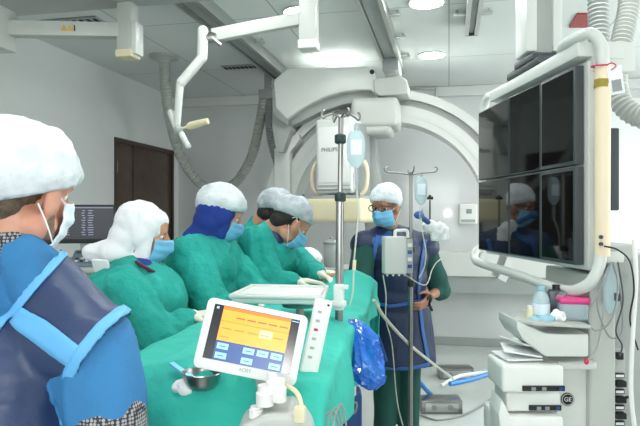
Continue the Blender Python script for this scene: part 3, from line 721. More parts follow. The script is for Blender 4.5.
# --- foreground man in navy apron
H = head_matrix(P(24, 189, 1.25), 30, 9, 3)
J = dict(neck=P(14, 245, 1.24), sl=P(-95, 322, 1.34), sr=P(92, 348, 1.15), el=P(-150, 470, 1.3), er=P(120, 480, 1.12), wl=P(-90, 520, 1.5), wr=P(95, 560, 1.30), pelvis=P(-5, 560, 1.15))
man, mb, mg = person('person in foreground seen from behind in navy apron with light blue trim and white cap', J, H, 'skin_red', 'blue_gown', .006, .008, seed=1,
    hands={'l': (heading(40), V((0, 0, -1)), 1, .5), 'r': (heading(20)-V((0, 0, .3)), V((0, 0, -1)), -1, .5)}, gown_legs=.5, depth=.135, wide=1.12, sleeve=1.18, arm_stop=-.46, fold=.012)
add_cap(man, H, rx=.106, ry=.124, rz=.113, zf=.034, zb=-.048, seed=3, rough=.0065, bulge=.01, k0=1); add_mask(man, H, 'mask_white')
add_hair(man, H, 'hair')
bm = nb()
for s in (-1, 1): capsule(bm, (s*.066, .015, -.03), (s*.056, .03, -.085), .013, .016, mx=H); capsule(bm, (s*.056, .03, -.085), (0, .07, -.108), .016, .018, mx=H)
part('beard', remesh(bm, .005, 2, lambda p, n: .0015*noise.noise(p*160)), 'beard', man, sharp=False)
bm = nb(); capsule(bm, P(14, 246, 1.24), P(8, 258, 1.24), .070, .078); capsule(bm, P(6, 255, 1.24), P(30, 266, 1.21), .06, .045); capsule(bm, P(6, 255, 1.24), P(-24, 262, 1.26), .06, .045)
label(part('scrub_collar', remesh(bm, .007, 3), 'pattern', man, sharp=False), 'black and white patterned collar')
bm = nb(); capsule(bm, J['er'].lerp(J['sr'], .5), J['er'].lerp(J['wr'], .1), .076, .07); part('scrub_sleeve', remesh(bm, .008, 2), 'pattern', man, sharp=False)
# apron vest over the gown, open at the arm hole
J2 = {k: v.copy() for k, v in J.items()}
X = (J['sr']-J['sl']).normalized(); J2['sl'] = J['sl']-X*.02; J2['sr'] = J['sr']+X*.01+V((0, 0, .006))
bm = nb(); torso(bm, J2, .030, .14, 1.1)
q = V((J['pelvis'].x, J['pelvis'].y, .45)); m = frame(heading(25), V((0, 0, 1)), (0, 0, 0)); t_ = nb(); lathe(t_, [(1.15, 0), (1.06, .4), (1, 1)], Matrix.Identity(4), 32)
bmesh.ops.transform(t_, matrix=T(q) @ m @ Matrix.Diagonal((.235, .20, J['pelvis'].z-.45+.1, 1)), verts=t_.verts); merge(bm, t_)
# shoulder flap that juts over the arm
capsule(bm, P(22, 288, 1.21), P(112, 340, 1.13), .07, .055); capsule(bm, P(-60, 300, 1.3), P(22, 290, 1.22), .06, .07)
vm = remesh(bm, .008, 4, folds(.006, 6, seed=5))
def topix(p):
    q = V(p)-V((0, 0, CAMH)); d = q.dot(Fv)
    return (320+FPX*q.dot(Rv)/d, HOR-FPX*q.z/d) if d > .05 else (-9999, 0)
def inside(pt, poly):
    x, y = pt; c = False
    for (x1, y1), (x2, y2) in zip(poly, poly[1:]+poly[:1]):
        if (y1 > y) != (y2 > y) and x < (x2-x1)*(y-y1)/(y2-y1)+x1: c = not c
    return c
arm_cut = [(137, 306), (260, 290), (260, 700), (66, 700), (67, 400), (76, 372), (88, 352), (104, 333), (122, 318)]
neck_cut = [(62, 252), (47, 270), (28, 292), (12, 311), (-20, 342), (-200, 300), (-200, 150), (62, 150)]
def cut_faces(me, polys):
    b_ = nb(); b_.from_mesh(me); dl = [f for f in b_.faces if any(inside(topix(f.calc_center_median()), p) for p in polys)]
    bmesh.ops.delete(b_, geom=dl, context='FACES'); b_.to_mesh(me); b_.free(); return me
vest = part('lead_apron', cut_faces(vm, [arm_cut, neck_cut]), 'navy', man, sharp=False, solid=.004)
for pix, wd, nm in (([(62, 254), (49, 270), (30, 293), (14, 311), (-12, 337)], .02, 'piping'), ([(2, 304), (25, 320), (50, 338), (74, 356), (78, 360)], .042, 'cross_strap'),
                ([(132, 308), (118, 315), (101, 329), (84, 350), (72, 370), (65, 398), (63, 426)], .022, 'armhole_trim')):
    part(nm, ribbon(vest, pix, wd), 'blue_trim', man, solid=.004, sharp=False)

# --- nurse with white hood
H = head_matrix(P(143, 232, 2.35), 76, 12, 0)
J = dict(neck=P(128, 265, 2.32), sl=P(150, 278, 2.46), sr=P(124, 288, 2.15), el=P(185, 340, 2.45), er=P(163, 344, 2.06), wl=P(202, 322, 2.36), wr=P(187, 317, 2.18), pelvis=P(128, 385, 2.36))
nu, b, g = person('person in white hood and teal gown at left with gloved hand on the drape', J, H, 'skin', 'teal', seed=2,
    hands={'l': (heading(80), V((0, 0, -1)), 1, .35), 'r': (heading(72)+V((0, 0, .12)), V((0, 0, -1)), -1, .4)}, depth=.17, wide=1.22, sleeve=1.15, fold=.018)
bm = nb(); ell(bm, (0, -.018, .03), (.088, .102, .092), H); ell(bm, (0, .03, .055), (.066, .058, .045), H); ell(bm, (0, -.045, -.035), (.08, .08, .08), H); ell(bm, (0, -.08, -.10), (.09, .075, .055), H)
capsule(bm, (0, -.09, -.10), (0, -.17, -.115), .06, .035, mx=H); capsule(bm, (0, -.02, -.12), (0, .0, -.15), .075, .075, mx=H)
for s in (-1, 1): capsule(bm, (s*.062, .012, .04), (s*.06, .02, -.09), .028, .03, mx=H)
for s in (-1, 1): ell(bm, (s*.078, -.004, -.012), (.018, .036, .045), H)
part('hood', remesh(bm, .007, 3, folds(.005, 16, (1, 1, .8), 4)), 'hood', nu, sharp=False)
add_mask(nu, H, loops=False)
bm = nb(); capsule(bm, P(120, 270, 2.34), P(140, 272, 2.28), .06, .06); part('undershirt_collar', remesh(bm, .009, 3), 'royal', nu, sharp=False)
bm = nb(); tube(bm, [P(136, 262, 2.23), P(146, 268, 2.2), P(154, 272, 2.23)], .007, 8); part('neckline_band', bm, 'maroon', nu)
bm = nb(); box(bm, (0, 0, 0), (.07, .012, .10), frame(heading(20)+V((0, 0, .4)), V((0, 0, 1)), P(103, 272, 2.21)), bev=.004); part('gown_tie_patch', bm, 'hood', nu)

# --- surgeon with blue hood under cap
H = head_matrix(P(221, 213, 2.70), 72, 24, 0)
J = dict(neck=P(204, 236, 2.72), sl=P(218, 250, 2.82), sr=P(192, 255, 2.53), el=P(262, 300, 2.74), er=P(212, 312, 2.46), wl=P(285, 300, 2.66), wr=P(252, 304, 2.55), pelvis=P(186, 336, 2.68))
su, b, g = person('person in teal gown with royal blue hood under a white cap', J, H, 'skin', 'teal', seed=3,
    hands={'l': (heading(80), V((0, 0, -1)), 1, .4), 'r': (heading(75), V((0, 0, -1)), -1, .4)}, depth=.145, wide=1.1, sleeve=1.25, fold=.016)
bm = nb(); ell(bm, (0, -.025, .01), (.094, .095, .09), H); ell(bm, (0, -.025, -.06), (.086, .08, .075), H); ell(bm, (0, .01, -.115), (.07, .075, .05), H); capsule(bm, (0, -.03, -.11), (0, -.035, -.16), .07, .085, mx=H)
for s in (-1, 1): capsule(bm, (s*.06, .02, .05), (s*.058, .03, -.09), .022, .025, mx=H); ell(bm, (s*.08, .0, -.012), (.02, .036, .045), H)
part('hood', remesh(bm, .007, 3, folds(.003, 18, (1, 1, .8), 6)), 'royal', su, sharp=False)
add_cap(su, H, rx=.108, ry=.126, rz=.116, zf=.042, zb=-.03, seed=8); add_mask(su, H, loops=False)

# --- surgeon behind, mostly hidden
H = head_matrix(P(276, 212, 3.35), 66, 24, 0)
J = dict(neck=P(258, 226, 3.36), sl=P(275, 240, 3.62), sr=P(246, 242, 3.32), el=P(298, 264, 3.56), er=P(268, 280, 3.36), wl=P(318, 272, 3.4), wr=P(296, 284, 3.28), pelvis=P(220, 305, 3.46))
s4, b, g = person('person in teal gown and thin cap mostly hidden behind the bending person', J, H, 'skin', 'teal', seed=4,
    hands={'l': (heading(110), V((0, 0, -1)), 1, .5)}, depth=.14, sleeve=1.2, fold=.014)
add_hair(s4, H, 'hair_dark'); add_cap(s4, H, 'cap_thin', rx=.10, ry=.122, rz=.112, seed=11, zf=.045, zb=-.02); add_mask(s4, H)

# --- bending surgeon
H = head_matrix(P(291, 222, 3.0), 72, 40, 0)
J = dict(neck=P(268, 233, 3.02), sl=P(284, 248, 3.18), sr=P(256, 243, 2.90), el=P(304, 268, 3.16), er=P(270, 286, 2.84), wl=P(318, 273, 2.97), wr=P(293, 281, 2.84), pelvis=P(222, 315, 3.04))
s5, b, g = person('person bending forward in teal gown, both gloved hands near the thick pole', J, H, 'skin', 'teal', seed=5,
    hands={'l': (heading(125)-V((0, 0, .35)), V((-.3, -.3, -1)), 1, .5), 'r': (heading(80), V((0, 0, -1)), -1, .35)}, depth=.14, sleeve=1.22, fold=.015, wide=1.02)
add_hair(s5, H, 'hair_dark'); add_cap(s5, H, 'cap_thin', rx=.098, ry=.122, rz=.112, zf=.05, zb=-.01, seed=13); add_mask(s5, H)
bm = nb(); capsule(bm, P(264, 236, 3.0), P(274, 241, 2.97), .062, .055); label(part('scrub_collar', remesh(bm, .009, 2), 'navy', s5, sharp=False), 'dark blue collar')

# --- standing assistant with glasses
H = head_matrix(P(386, 205, 3.6), 216, 14, 0)
J = dict(neck=P(389, 231, 3.66), sl=P(424, 247, 3.70), sr=P(366, 245, 3.62), el=P(440, 290, 3.78), er=P(357, 286, 3.50), wl=P(430, 296, 3.62), wr=P(340, 275, 3.34), pelvis=P(397, 320, 3.72))
fx = V((0, 0, 0)); hp = J['pelvis']
lg = {'l': (V((P(408, 380, 3.72).x, P(408, 380, 3.72).y, .46)), V((P(409, 400, 3.74).x, P(409, 400, 3.74).y, .09))), 'r': (V((P(386, 380, 3.7).x, P(386, 380, 3.7).y, .46)), V((P(384, 400, 3.7).x, P(384, 400, 3.7).y, .09)))}
s6, b, g = person('standing person in glasses and navy apron over dark green scrubs behind the table', J, H, 'skin_dark', 'green_scrub', .007, seed=6, gown_legs=None, sleeve=1.15,
    hands={'l': (heading(215)-V((0, 0, .5)), heading(270), -1, .45), 'r': (heading(240), V((0, 0, -1)), 1, .4)}, bare=('l', 'r'), arm_stop=.35, fold=.010, gown_name='scrub_top', legs=lg)
add_hair(s6, H, 'hair_dark'); add_cap(s6, H, 'cap', rx=.10, ry=.12, rz=.115, zf=.04, zb=-.05, seed=17); add_mask(s6, H)
bm = nb()
for s in (-1, 1):
    tube(bm, [H @ V((s*.033+.024*math.cos(a), .108, .004+.018*math.sin(a))) for a in [i*PI/8 for i in range(17)]], .0025, 6, sm=False)
    tube(bm, [H @ V((s*.057, .106, .01)), H @ V((s*.08, .05, .008)), H @ V((s*.084, -.005, .008))], .0025, 6)
tube(bm, [H @ V((-.01, .11, .006)), H @ V((0, .114, .01)), H @ V((.01, .11, .006))], .002, 6); part('glasses', bm, 'black', s6)
bm = nb(); torso(bm, J, .040, .125, 1.0)
for a_, b_ in (((0, .155), (.10, .19)),): pass
m = frame(heading(182), V((0, 0, 1)), (0, 0, 0)); t_ = nb(); lathe(t_, [(1.2, 0), (1.1, .4), (1, 1)], Matrix.Identity(4), 36)
q = V((J['pelvis'].x, J['pelvis'].y, .545)); bmesh.ops.transform(t_, matrix=T(q) @ m @ Matrix.Diagonal((.205, .155, J['pelvis'].z-.545+.1, 1)), verts=t_.verts); merge(bm, t_)
v6 = part('lead_apron', remesh(bm, .010, 3, folds(.010, 7, seed=9)), 'navy_dark', s6, sharp=False)
for pix, wd in (([(378, 236), (372, 262), (372, 295), (376, 330), (386, 362)], .03), ([(425, 240), (421, 262), (418, 290), (422, 330), (428, 362)], .024), ([(372, 302), (390, 306), (410, 303), (424, 300)], .02), ([(374, 366), (392, 369), (412, 368), (429, 364)], .02)):
    part('apron_edging', ribbon(v6, pix, wd), 'blue_edge', s6, solid=.004, sharp=False)
bm = nb(); capsule(bm, P(372, 243, 3.58), P(402, 243, 3.6), .045, .05); capsule(bm, P(388, 234, 3.65), P(386, 244, 3.62), .06, .075); label(part('thyroid_collar', remesh(bm, .01, 3, folds(.006, 12, seed=3)), 'blue_edge', s6, sharp=False), 'medium blue collar')
bm = nb(); c = P(429, 303, 3.6)
tube(bm, [P(424, 302, 3.58), c, P(431, 296, 3.56), P(426, 300, 3.55)], .01, 8); capsule(bm, c, P(432, 310, 3.58), .008); part('apron_knot', bm, 'black', s6)
# ------------------------------------------------------------------ wall of monitors on a ceiling column
A = Fv*2.2+Rv*.935; B = Fv*3.23+Rv*.85; AB = (B-A); SL = AB.length; sx = AB.normalized(); nz = V((0, 0, 1)).cross(sx)   # nz: picture left
if nz.dot(Rv) > 0: nz = -nz
def scr(a, off, z): return A+sx*a+nz*off+V((0, 0, z))
ms = Matrix((sx, nz, V((0, 0, 1)))).transposed().to_4x4(); ms.translation = A
t = thing('monitor_boom', 'white ceiling column and frame carrying the bank of monitors', 'monitor mount', tuple(scr(.45, -.2, CZ)))
bm = nb(); box(bm, (SL/2-.01, -.069, 1.635), (SL+.02, .06, .77), ms, bev=.012); part('rear_housing', bm, 'white', t)
bm = nb(); box(bm, (SL*.40, -.075, 2.055), (SL*.80+.06, .16, .055), ms, bev=.01); box(bm, (-.01, -.13, 2.03), (.05, .16, .11), ms, bev=.01); part('top_rail', bm, 'white', t)
bm = nb(); box(bm, (.45, -.06, 2.098), (.34, .14, .035), ms, bev=.01); box(bm, (.42, -.06, 2.125), (.2, .15, .03), ms, bev=.006); part('swivel_mount', bm, 'darkgrey', t)
cc = scr(.42, -.055, 0)
mc = frame(Fv, V((0, 0, 1)), (cc.x, cc.y, 0)); hc = (2.15+CZ)/2; hh = CZ-.001-2.15
bm = nb(); box(bm, (-.055, 0, hc), (.045, .15, hh), mc, bev=.006); box(bm, (.055, 0, hc), (.04, .15, hh), mc, bev=.006); part('drop_column', bm, 'white', t)
bm = nb(); box(bm, (0, 0, hc), (.07, .11, hh), mc); part('column_recess', bm, 'midgrey', t)
bm = nb(); box(bm, (-.01, -.12, 1.62), (.05, .06, .30), ms, bev=.006); part('side_latch', bm, 'darkgrey', t)
loop = [P(601, 250, 2.13), P(602, 150, 2.13), P(603, 62, 2.13), P(601, 45, 2.13), P(592, 34, 2.13), P(580, 37, 2.18), P(562, 49, 2.32), scr(.3, -.14, 2.06), scr(.7, -.14, 2.05), scr(.95, -.12, 2.05), P(490, 96, 3.22), P(485, 104, 3.28), P(483, 118, 3.3)]
bm = nb(); tube(bm, loop, .0215, 14, n=10)
low = [P(601, 249, 2.13), P(599, 266, 2.13), P(592, 281, 2.14), P(580, 289, 2.18), P(567, 291, 2.25), P(545, 285, 2.45), P(515, 274, 2.8), P(482, 264, 3.22), P(475, 259, 3.3), P(476, 251, 3.34), P(488, 246, 3.36)]
tube(bm, low, .0215, 14, n=10); part('guard_tube', bm, 'white', t)
bm = nb(); cyl(bm, P(602, 256, 2.13), P(603, 66, 2.13), .0265, 20); part('grip_sleeve', bm, 'sleeve', t)
bm = nb(); cyl(bm, P(602, 88, 2.13), P(602.5, 80, 2.13), .0275, 20); part('olive_tape_band', bm, 'brass', t)
for y in (237, 244):
    bm = nb(); c = P(600.5, y, 2.1); cyl(bm, c, c+(-Fv)*.008, .007, 10); part('bolt', bm, 'darkgrey', t)
for z in (2.04, 1.30):
    bm = nb(); box(bm, (-.02, -.12, z), (.04, .09, .04), ms, bev=.006); part('tube_bracket', bm, 'white', t)
cols = [(0, .285), (.29, .60), (.605, SL)]; names = ('nearest', 'middle', 'farthest')
for i, (a0, a1) in enumerate(cols):
    for j, (z0, z1, row) in enumerate(((1.64, 2.004, 'upper'), (1.27, 1.632, 'lower'))):
        tm = thing('display_monitor', f'dark glossy {row} monitor in the {names[i]} column of the monitor bank', 'monitor', tuple(scr((a0+a1)/2, -.02, z0)), 'monitors in the bank')
        tilt = (.0, .012, -.012)[i]; mm = ms @ T((a0+a1)/2, -.018, (z0+z1)/2) @ Matrix.Rotation(tilt, 4, 'Z')
        bm = nb(); box(bm, (0, 0, 0), (a1-a0-.003, .034, z1-z0), mm, bev=.003); part('casing', bm, 'darkgrey', tm)
        bm = nb(); e = .014 if i == 0 else .006
        box(bm, (0, .0175, 0), (a1-a0-.003-2*e, .002, z1-z0-2*e), mm); part('screen', bm, 'screen_black', tm, smooth=False)
t = thing('hanging_tag', 'white paper tag tied with red string to the cream upright', 'tag', tuple(P(606, 66, 2.1)))
bm = nb(); m = frame(heading(25)+V((0, 0, 0)), V((.35, 0, 1)), P(616, 80, 2.08)) @ Matrix.Rotation(-.45, 4, 'Y'); box(bm, (0, 0, 0), (.045, .004, .10), m, bev=.002); box(bm, (0, -.004, -.02), (.03, .003, .04), m, mi=1); part('paper_tag', bm, ['paper', 'grey'], t)
bm = nb(); tube(bm, [P(602, 64, 2.10)+V((math.cos(a)*.029, math.sin(a)*.029+.03, .003*math.sin(a))) for a in [i*PI/6 for i in range(13)]], .003, 6, sm=False); tube(bm, [P(606, 65, 2.1), P(612, 63, 2.08), P(616, 66, 2.07), P(611, 70, 2.08)], .0022, 6); part('string', bm, 'red_string', t)
t = thing('cable_hose', 'thick grey corrugated hose dropping behind the cream upright', 'hose', tuple(P(600, -60, 2.7)), 'hoses at the monitor bank')
bm = nb(); zt = CZ-.002; a = P(598, 0, 2.8); tube(bm, [V((a.x, a.y, zt)), a, P(599, 50, 2.75), P(596, 100, 2.7), P(590, 150, 2.65)], .048, 14, ribs=.022, n=12); part('hose_body', bm, 'hose_clear', t)
t = thing('cable_hose', 'thick grey corrugated hose bending out past the right edge', 'hose', tuple(P(628, -40, 2.9)), 'hoses at the monitor bank')
bm = nb(); a = P(630, -5, 2.95); tube(bm, [V((a.x, a.y, zt)), a, P(622, 40, 2.9), P(616, 75, 2.85), P(621, 102, 2.8), P(640, 117, 2.75), P(668, 118, 2.7)], .052, 14, ribs=.022, n=12); part('hose_body', bm, 'hose', t)

# ------------------------------------------------------------------ medical cart, right
D = 2.2
ct = thing('medical_cart', 'tall white medical cart with tray, drawers and round black emblem', 'cart', (P(590, 400, D).x, P(590, 400, D).y, 0))
mc = frame(Fv, V((0, 0, 1)), (Fv*D))          # local x = picture right, y = away
def lx(px, d=D): return (px-320)/FPX*d
def lz(py, d=D): return CAMH+(HOR-py)/FPX*d
def cbox(bm, x0, x1, y0, y1, p0, p1, bev=.006, mi=0, d=D):
    a, b = lx(x0, d), lx(x1, d); z0, z1 = (lz(p1, d) if p1 is not None else .08), lz(p0, d)
    box(bm, ((a+b)/2, (y0+y1)/2, (z0+z1)/2), (b-a, y1-y0, z1-z0), mc, bev=bev, mi=mi, seg=3)
bm = nb(); cbox(bm, 552, 590, 0, .5, 365, None, .012); part('cabinet', bm, 'white', ct)
bm = nb(); cbox(bm, 586, 612, -.03, .4, 274, None, .012); part('column', bm, 'offwhite', ct)
bm = nb(); cbox(bm, 612, 660, .03, .45, 255, None, .01); part('side_panel', bm, 'midgrey', ct)
bm = nb(); cbox(bm, 598, 640, .02, .4, 244, 262, .02); part('top_cap', bm, 'offwhite', ct)
bm = nb(); cbox(bm, 545, 590, -.06, .35, 358, 366, .012); part('worktop', bm, 'white', ct)
bm = nb()
tray = [(517, 322), (517, 326), (521, 337), (546, 358), (588, 358), (588, 336), (541, 335), (524, 324)]
prism(bm, [mc @ V((lx(x, 2.1), -.1, lz(y, 2.1))) for x, y in ((517, 321), (517, 329), (523, 340), (546, 357), (589, 357), (589, 334), (560, 334), (545, 333), (527, 325))], Fv*.22, bev=.008)
part('tray_body', bm, 'white', ct)
bm = nb(); a = lx(517, 2.1); b = lx(589, 2.1)
prism(bm, [mc @ V((a, -.06, lz(321, 2.1))), mc @ V((a+.05, -.12, lz(321, 2.1))), mc @ V((b, -.12, lz(333, 2.1)+.03)), mc @ V((b, .12, lz(333, 2.1)+.03)), mc @ V((a+.07, .12, lz(321, 2.1)))], V((0, 0, -.012)), bev=.004); part('tray_rim', bm, 'offwhite', ct)
for (x0, x1, y0, y1, nm) in ((493, 552, 358, 384, 0), (500, 552, 386, 405, 1), (489, 552, 407, 440, 2)):
    bm = nb(); f = -.16+.03*(nm == 1); cbox(bm, x0, x1, f+.05, .08, y0, y1, .014); dw = part('drawer', bm, 'white_plastic', ct)
    bm = nb(); cbox(bm, 512+(nm == 1)*9-(nm == 2)*2, 552, f+.042, f+.052, y1-7, y1-2, .002); hd = part('drawer_grip', bm, 'black', dw, sharp=False)
    for k in (520+(nm == 1)*8, 530+(nm == 1)*6, 546):
        bm = nb(); cbox(bm, k, k+4, f+.038, f+.043, y1-6, y1-3, 0); part('latch', bm, 'blue_dark' if k == 546 else 'grey', dw, smooth=False)
bm = nb(); cbox(bm, 512, 552, -.05, .04, 383.5, 386.5, 0); cbox(bm, 512, 552, -.05, .04, 404.5, 407.5, 0); part('drawer_gap', bm, 'gap', ct, smooth=False)
bm = nb(); q = [mc @ V((lx(x), -.155, lz(y))) for x, y in ((489, 386), (496, 400), (501, 430), (489, 430), (486, 400))]; prism(bm, q, Fv*.12, bev=.006); part('side_bin', bm, 'white_plastic', ct)
# emblem: dark disc, pale ring and letters
bm = nb(); c = mc @ V((lx(567), -.002, lz(399))); md = frame(Fv, V((0, 0, 1)), c) @ Matrix.Rotation(PI/2, 4, 'X')
lathe(bm, [(.024, 0), (.024, .004)], md, 32); part('emblem_disc', bm, 'black', ct)
bm = nb()
for k in range(33):
    pass
tube(bm, [md @ V((.0205*math.cos(a), .0205*math.sin(a), .005)) for a in [i*PI/16 for i in range(33)]], .0012, 6, sm=False)
merge(bm, text_bm('GE', .022, md @ T(0, 0, .005), .002)); part('emblem_lettering', bm, 'white', ct, smooth=False)
bm = nb(); c = mc @ V((lx(557), -.003, lz(376))); cyl(bm, c, c+Fv*-.004, .006); part('key_lock', bm, 'grey', ct)
# socket strip
bm = nb(); cbox(bm, 614, 628, .02, .04, 350, 440, .003); st = part('socket_strip', bm, 'offwhite', ct)
for k, y in enumerate((374, 390, 406, 422)):
    bm = nb(); cbox(bm, 616, 626, .008, .022, y, y+5, .002); part('label_window', bm, 'black', ct)
    bm = nb(); cbox(bm, 617, 625, .007, .009, y+1.2, y+3.8, 0); part('label_card', bm, 'paper', ct, smooth=False)
    bm = nb(); cbox(bm, 616, 626, -.008, .022, y+7, y+13, .004); part('power_socket', bm, 'black', ct)
bm = nb(); cbox(bm, 618, 624, .0, .03, 353, 360, .003); part('toggle_switch', bm, 'black', ct)
for sx_ in (-.0, 1):
    for sy_ in (0, 1):
        bm = nb(); c = mc @ V((lx(560)+sx_*.3, .06+sy_*.32, 0)); cyl(bm, (c.x-.015, c.y, .04), (c.x+.015, c.y, .04), .038, 20); cyl(bm, (c.x, c.y, .05), (c.x, c.y, .09), .014); part('castor', bm, 'darkgrey', ct)
# items on the tray
TZ2 = lz(333, 2.1)+.03
def on_tray(px, dy, z=0): return mc @ V((lx(px, D+dy), dy, TZ2+z))
b_ = on_tray(541, .0); t = thing('saline_bottle', 'clear round-shouldered bottle on the cart tray', 'bottle', tuple(b_))
bm = nb(); lathe(bm, [(.028, 0), (.03, .01), (.03, .075), (.022, .095), (.012, .104), (.012, .112)], T(b_)); part('bottle_body', bm, 'fluid', t)
bm = nb(); lathe(bm, [(.014, .108), (.014, .122), (.01, .124)], T(b_)); part('bottle_cap', bm, 'gauze_blue', t)
bm = nb(); lathe(bm, [(.0315, .02), (.0315, .06)], T(b_)); part('bottle_label', bm, 'mask_white', t)
b_ = on_tray(556, .05); t = thing('dark_bottle', 'dark square bottle behind the clear bottle on the cart tray', 'bottle', tuple(b_))
bm = nb(); box(bm, b_+V((0, 0, .052)), (.055, .045, .104), bev=.008); part('bottle_body', bm, 'bottle_dark', t)
bm = nb(); lathe(bm, [(.014, .104), (.014, .122)], T(b_)); part('bottle_cap', bm, 'black', t)
b_ = on_tray(530, -.03, 0); t = thing('small_bottle', 'small white cylindrical bottle at the left end of the tray', 'bottle', tuple(b_))
bm = nb(); lathe(bm, [(.011, 0), (.012, .004), (.012, .042), (.009, .046)], T(b_)); part('bottle_body', bm, 'cream', t)
bm = nb(); lathe(bm, [(.0095, .046), (.0095, .056)], T(b_)); part('bottle_cap', bm, 'white_plastic', t)
def crumple(c, r, seed, vox=.004, amp=.006, k=60):
    bm = nb(); ell(bm, c, r); return remesh(bm, vox, 1, lambda p, n: amp*(1-abs(noise.noise(p*k+V((seed, 0, 0))))*2.5))
for i, (px, dy, r, mm, lab) in enumerate(((537, -.05, (.026, .02, .010), 'gauze_blue', 'crumpled pale blue swab wrapper left on the tray'), (547, -.06, (.026, .02, .012), 'gauze_blue', 'crumpled pale blue swab wrapper in the middle of the tray front'), (558, -.05, (.024, .022, .022), 'gauze', 'crumpled white gauze beside the pink bag'))):
    c = on_tray(px, dy, r[2]*.9); tag(obj('crumpled_wrapper', crumple(c, r, i*3.3), mm, sharp=False), lab, 'wrapper', 'wrappers on the tray')
b_ = on_tray(572, .0); t = thing('lidded_tub', 'clear bag-lined tub with a bright pink rim on the cart tray', 'container', tuple(b_))
bm = nb(); box(bm, b_+V((0, 0, .035)), (.10, .09, .068), bev=.016, seg=3); part('tub_body', bm, 'fluid', t)
bm = nb(); box(bm, b_+V((.002, 0, .073)), (.106, .094, .026), bev=.01, seg=3); part('tub_lid', bm, 'pink', t)
bm = nb(); capsule(bm, b_+V((-.05, -.02, .08)), b_+V((-.035, -.02, .095)), .01, .014); part('twisted_bag_end', bm, 'clear', t)
# papers on the upper drawer
for k, (a, z, lab) in enumerate(((.12, 0, 'bottom sheet of white paper on the drawer unit'), (-.2, .006, 'middle sheaf of white paper on the drawer unit'), (.3, .012, 'top folded white paper sticking up from the drawer unit'))):
    c = mc @ V((lx(516+k*4), -.0, lz(357)+.006+z)); m = frame(Fv, V((0, 0, 1)), c) @ Matrix.Rotation(a, 4, 'Z') @ Matrix.Rotation(.30 if k == 2 else .12*k, 4, 'Y')
    bm = nb(); box(bm, (0, 0, .015*k), (.13, .15, .005), m, bev=.001); tag(obj('paper_sheaf', bm, 'paper'), lab, 'paper', 'papers on the drawer unit')
# cables looped on the cart column
def cable(pts, r, m, lab, name='cable', cat='cable', group=None):
    bm = nb(); tube(bm, pts, r, 8, n=10); return tag(obj(name, bm, m), lab, cat, group)
cable([P(612, 262, 2.12), P(600, 290, 2.1), P(589, 312, 2.1), P(594, 330, 2.1), P(610, 322, 2.1), P(618, 290, 2.1), P(614, 262, 2.12)], .0035, 'grey', 'grey cable looped wide across the cart column')
cable([P(606, 262, 2.12), P(597, 300, 2.11), P(603, 325, 2.11), P(612, 338, 2.11), P(622, 330, 2.12), P(620, 290, 2.12), P(612, 262, 2.12)], .003, 'grey', 'thin grey cable hanging in an inner loop on the cart column')
cable([P(600, 262, 2.13), P(604, 300, 2.12), P(598, 345, 2.12), P(587, 361, 2.12)], .0035, 'midgrey', 'grey cable ending in a red plug at the tray corner')
bm = nb(); ell(bm, P(586.5, 361.5, 2.1), (.009, .009, .011)); tag(obj('cable_plug', bm, 'red_string'), 'small red plug hanging at the tray corner', 'plug')
cable([P(618, 262, 2.13), P(623, 300, 2.1), P(616, 330, 2.1), P(622, 345, 2.1), P(620, 356, 2.12)], .003, 'darkgrey', 'dark grey cable running down to the cart switch')
cable([P(604, 246, 2.05), P(618, 250, 2.05), P(630, 262, 2.06), P(634, 290, 2.08), P(630, 320, 2.1), P(638, 350, 2.12)], .003, 'black', 'thin black cable arching over the cart top')
cable([P(634, 240, 2.15), P(636, 280, 2.12), P(633, 330, 2.1), P(631, 390, 2.1), P(636, 440, 2.1)], .008, 'white_plastic', 'thick white cable hanging along the right edge of the cart')
cable([P(621, 399, 2.17), P(630, 398, 2.14), P(634, 412, 2.12), P(634, 440, 2.12)], .005, 'black', 'black power cord plugged into the cart sockets')
t = thing('cable_pouch', 'milky plastic pouch hanging among the cables on the cart', 'pouch', tuple(P(611, 315, 2.15)))
bm = nb(); m = frame(Fv, V((0, 0, 1)), P(611, 290, 2.15)); ell(bm, (0, 0, 0), (.03, .012, .09), m); part('pouch_body', bm, 'fluid', t)
bm = nb(); box(bm, P(617, 297, 2.12), (.018, .015, .03), bev=.004); part('connector', bm, 'darkgrey', t)

# ------------------------------------------------------------------ touch screen injector at the near end of the table
def quad_frame(c00, c10, c01):                         # lower-left, lower-right, upper-left corners
    x = (c10-c00); z = (c01-c00); w_, h_ = x.length, z.length; x.normalize(); z = (z-x*z.dot(x)).normalized(); y = z.cross(x)
    m = Matrix((x, y, z)).transposed().to_4x4(); m.translation = c00+x*w_/2+z*h_/2; return m, w_, h_
inj = thing('contrast_injector', 'white injector with tilted touch screen showing an orange and blue display', 'medical device', (P(285, 420, 1.2).x, P(285, 420, 1.2).y, 0))
tm_, tw, th = quad_frame(P(194, 366, 1.27), P(294, 386, 1.27), P(214, 299, 1.31))
if (tm_.to_3x3() @ V((0, 1, 0))).dot(Fv) < 0: tm_ = tm_ @ Matrix.Rotation(PI, 4, 'Z')
tw *= 1.02
def round_rect(w_, h_, r, n=7):
    out = []
    for cx_, cz_, a0 in ((w_/2-r, h_/2-r, 0), (-w_/2+r, h_/2-r, 90), (-w_/2+r, -h_/2+r, 180), (w_/2-r, -h_/2+r, 270)):
        for i in range(n): a = math.radians(a0+90*i/(n-1)); out.append((cx_+r*math.cos(a), cz_+r*math.sin(a)))
    return out
bm = nb()
rg = []
for y, g_ in ((-.011, -.002), (-.0095, 0), (.009, 0), (.011, -.003)):
    rg.append([bm.verts.new(tm_ @ V((x, y, z))) for x, z in round_rect(tw+2*g_, th*1.02+2*g_, .013+g_)])
for a, b in zip(rg, rg[1:]):
    for i in range(len(a)): bm.faces.new((a[i], a[(i+1) % len(a)], b[(i+1) % len(a)], b[i]))
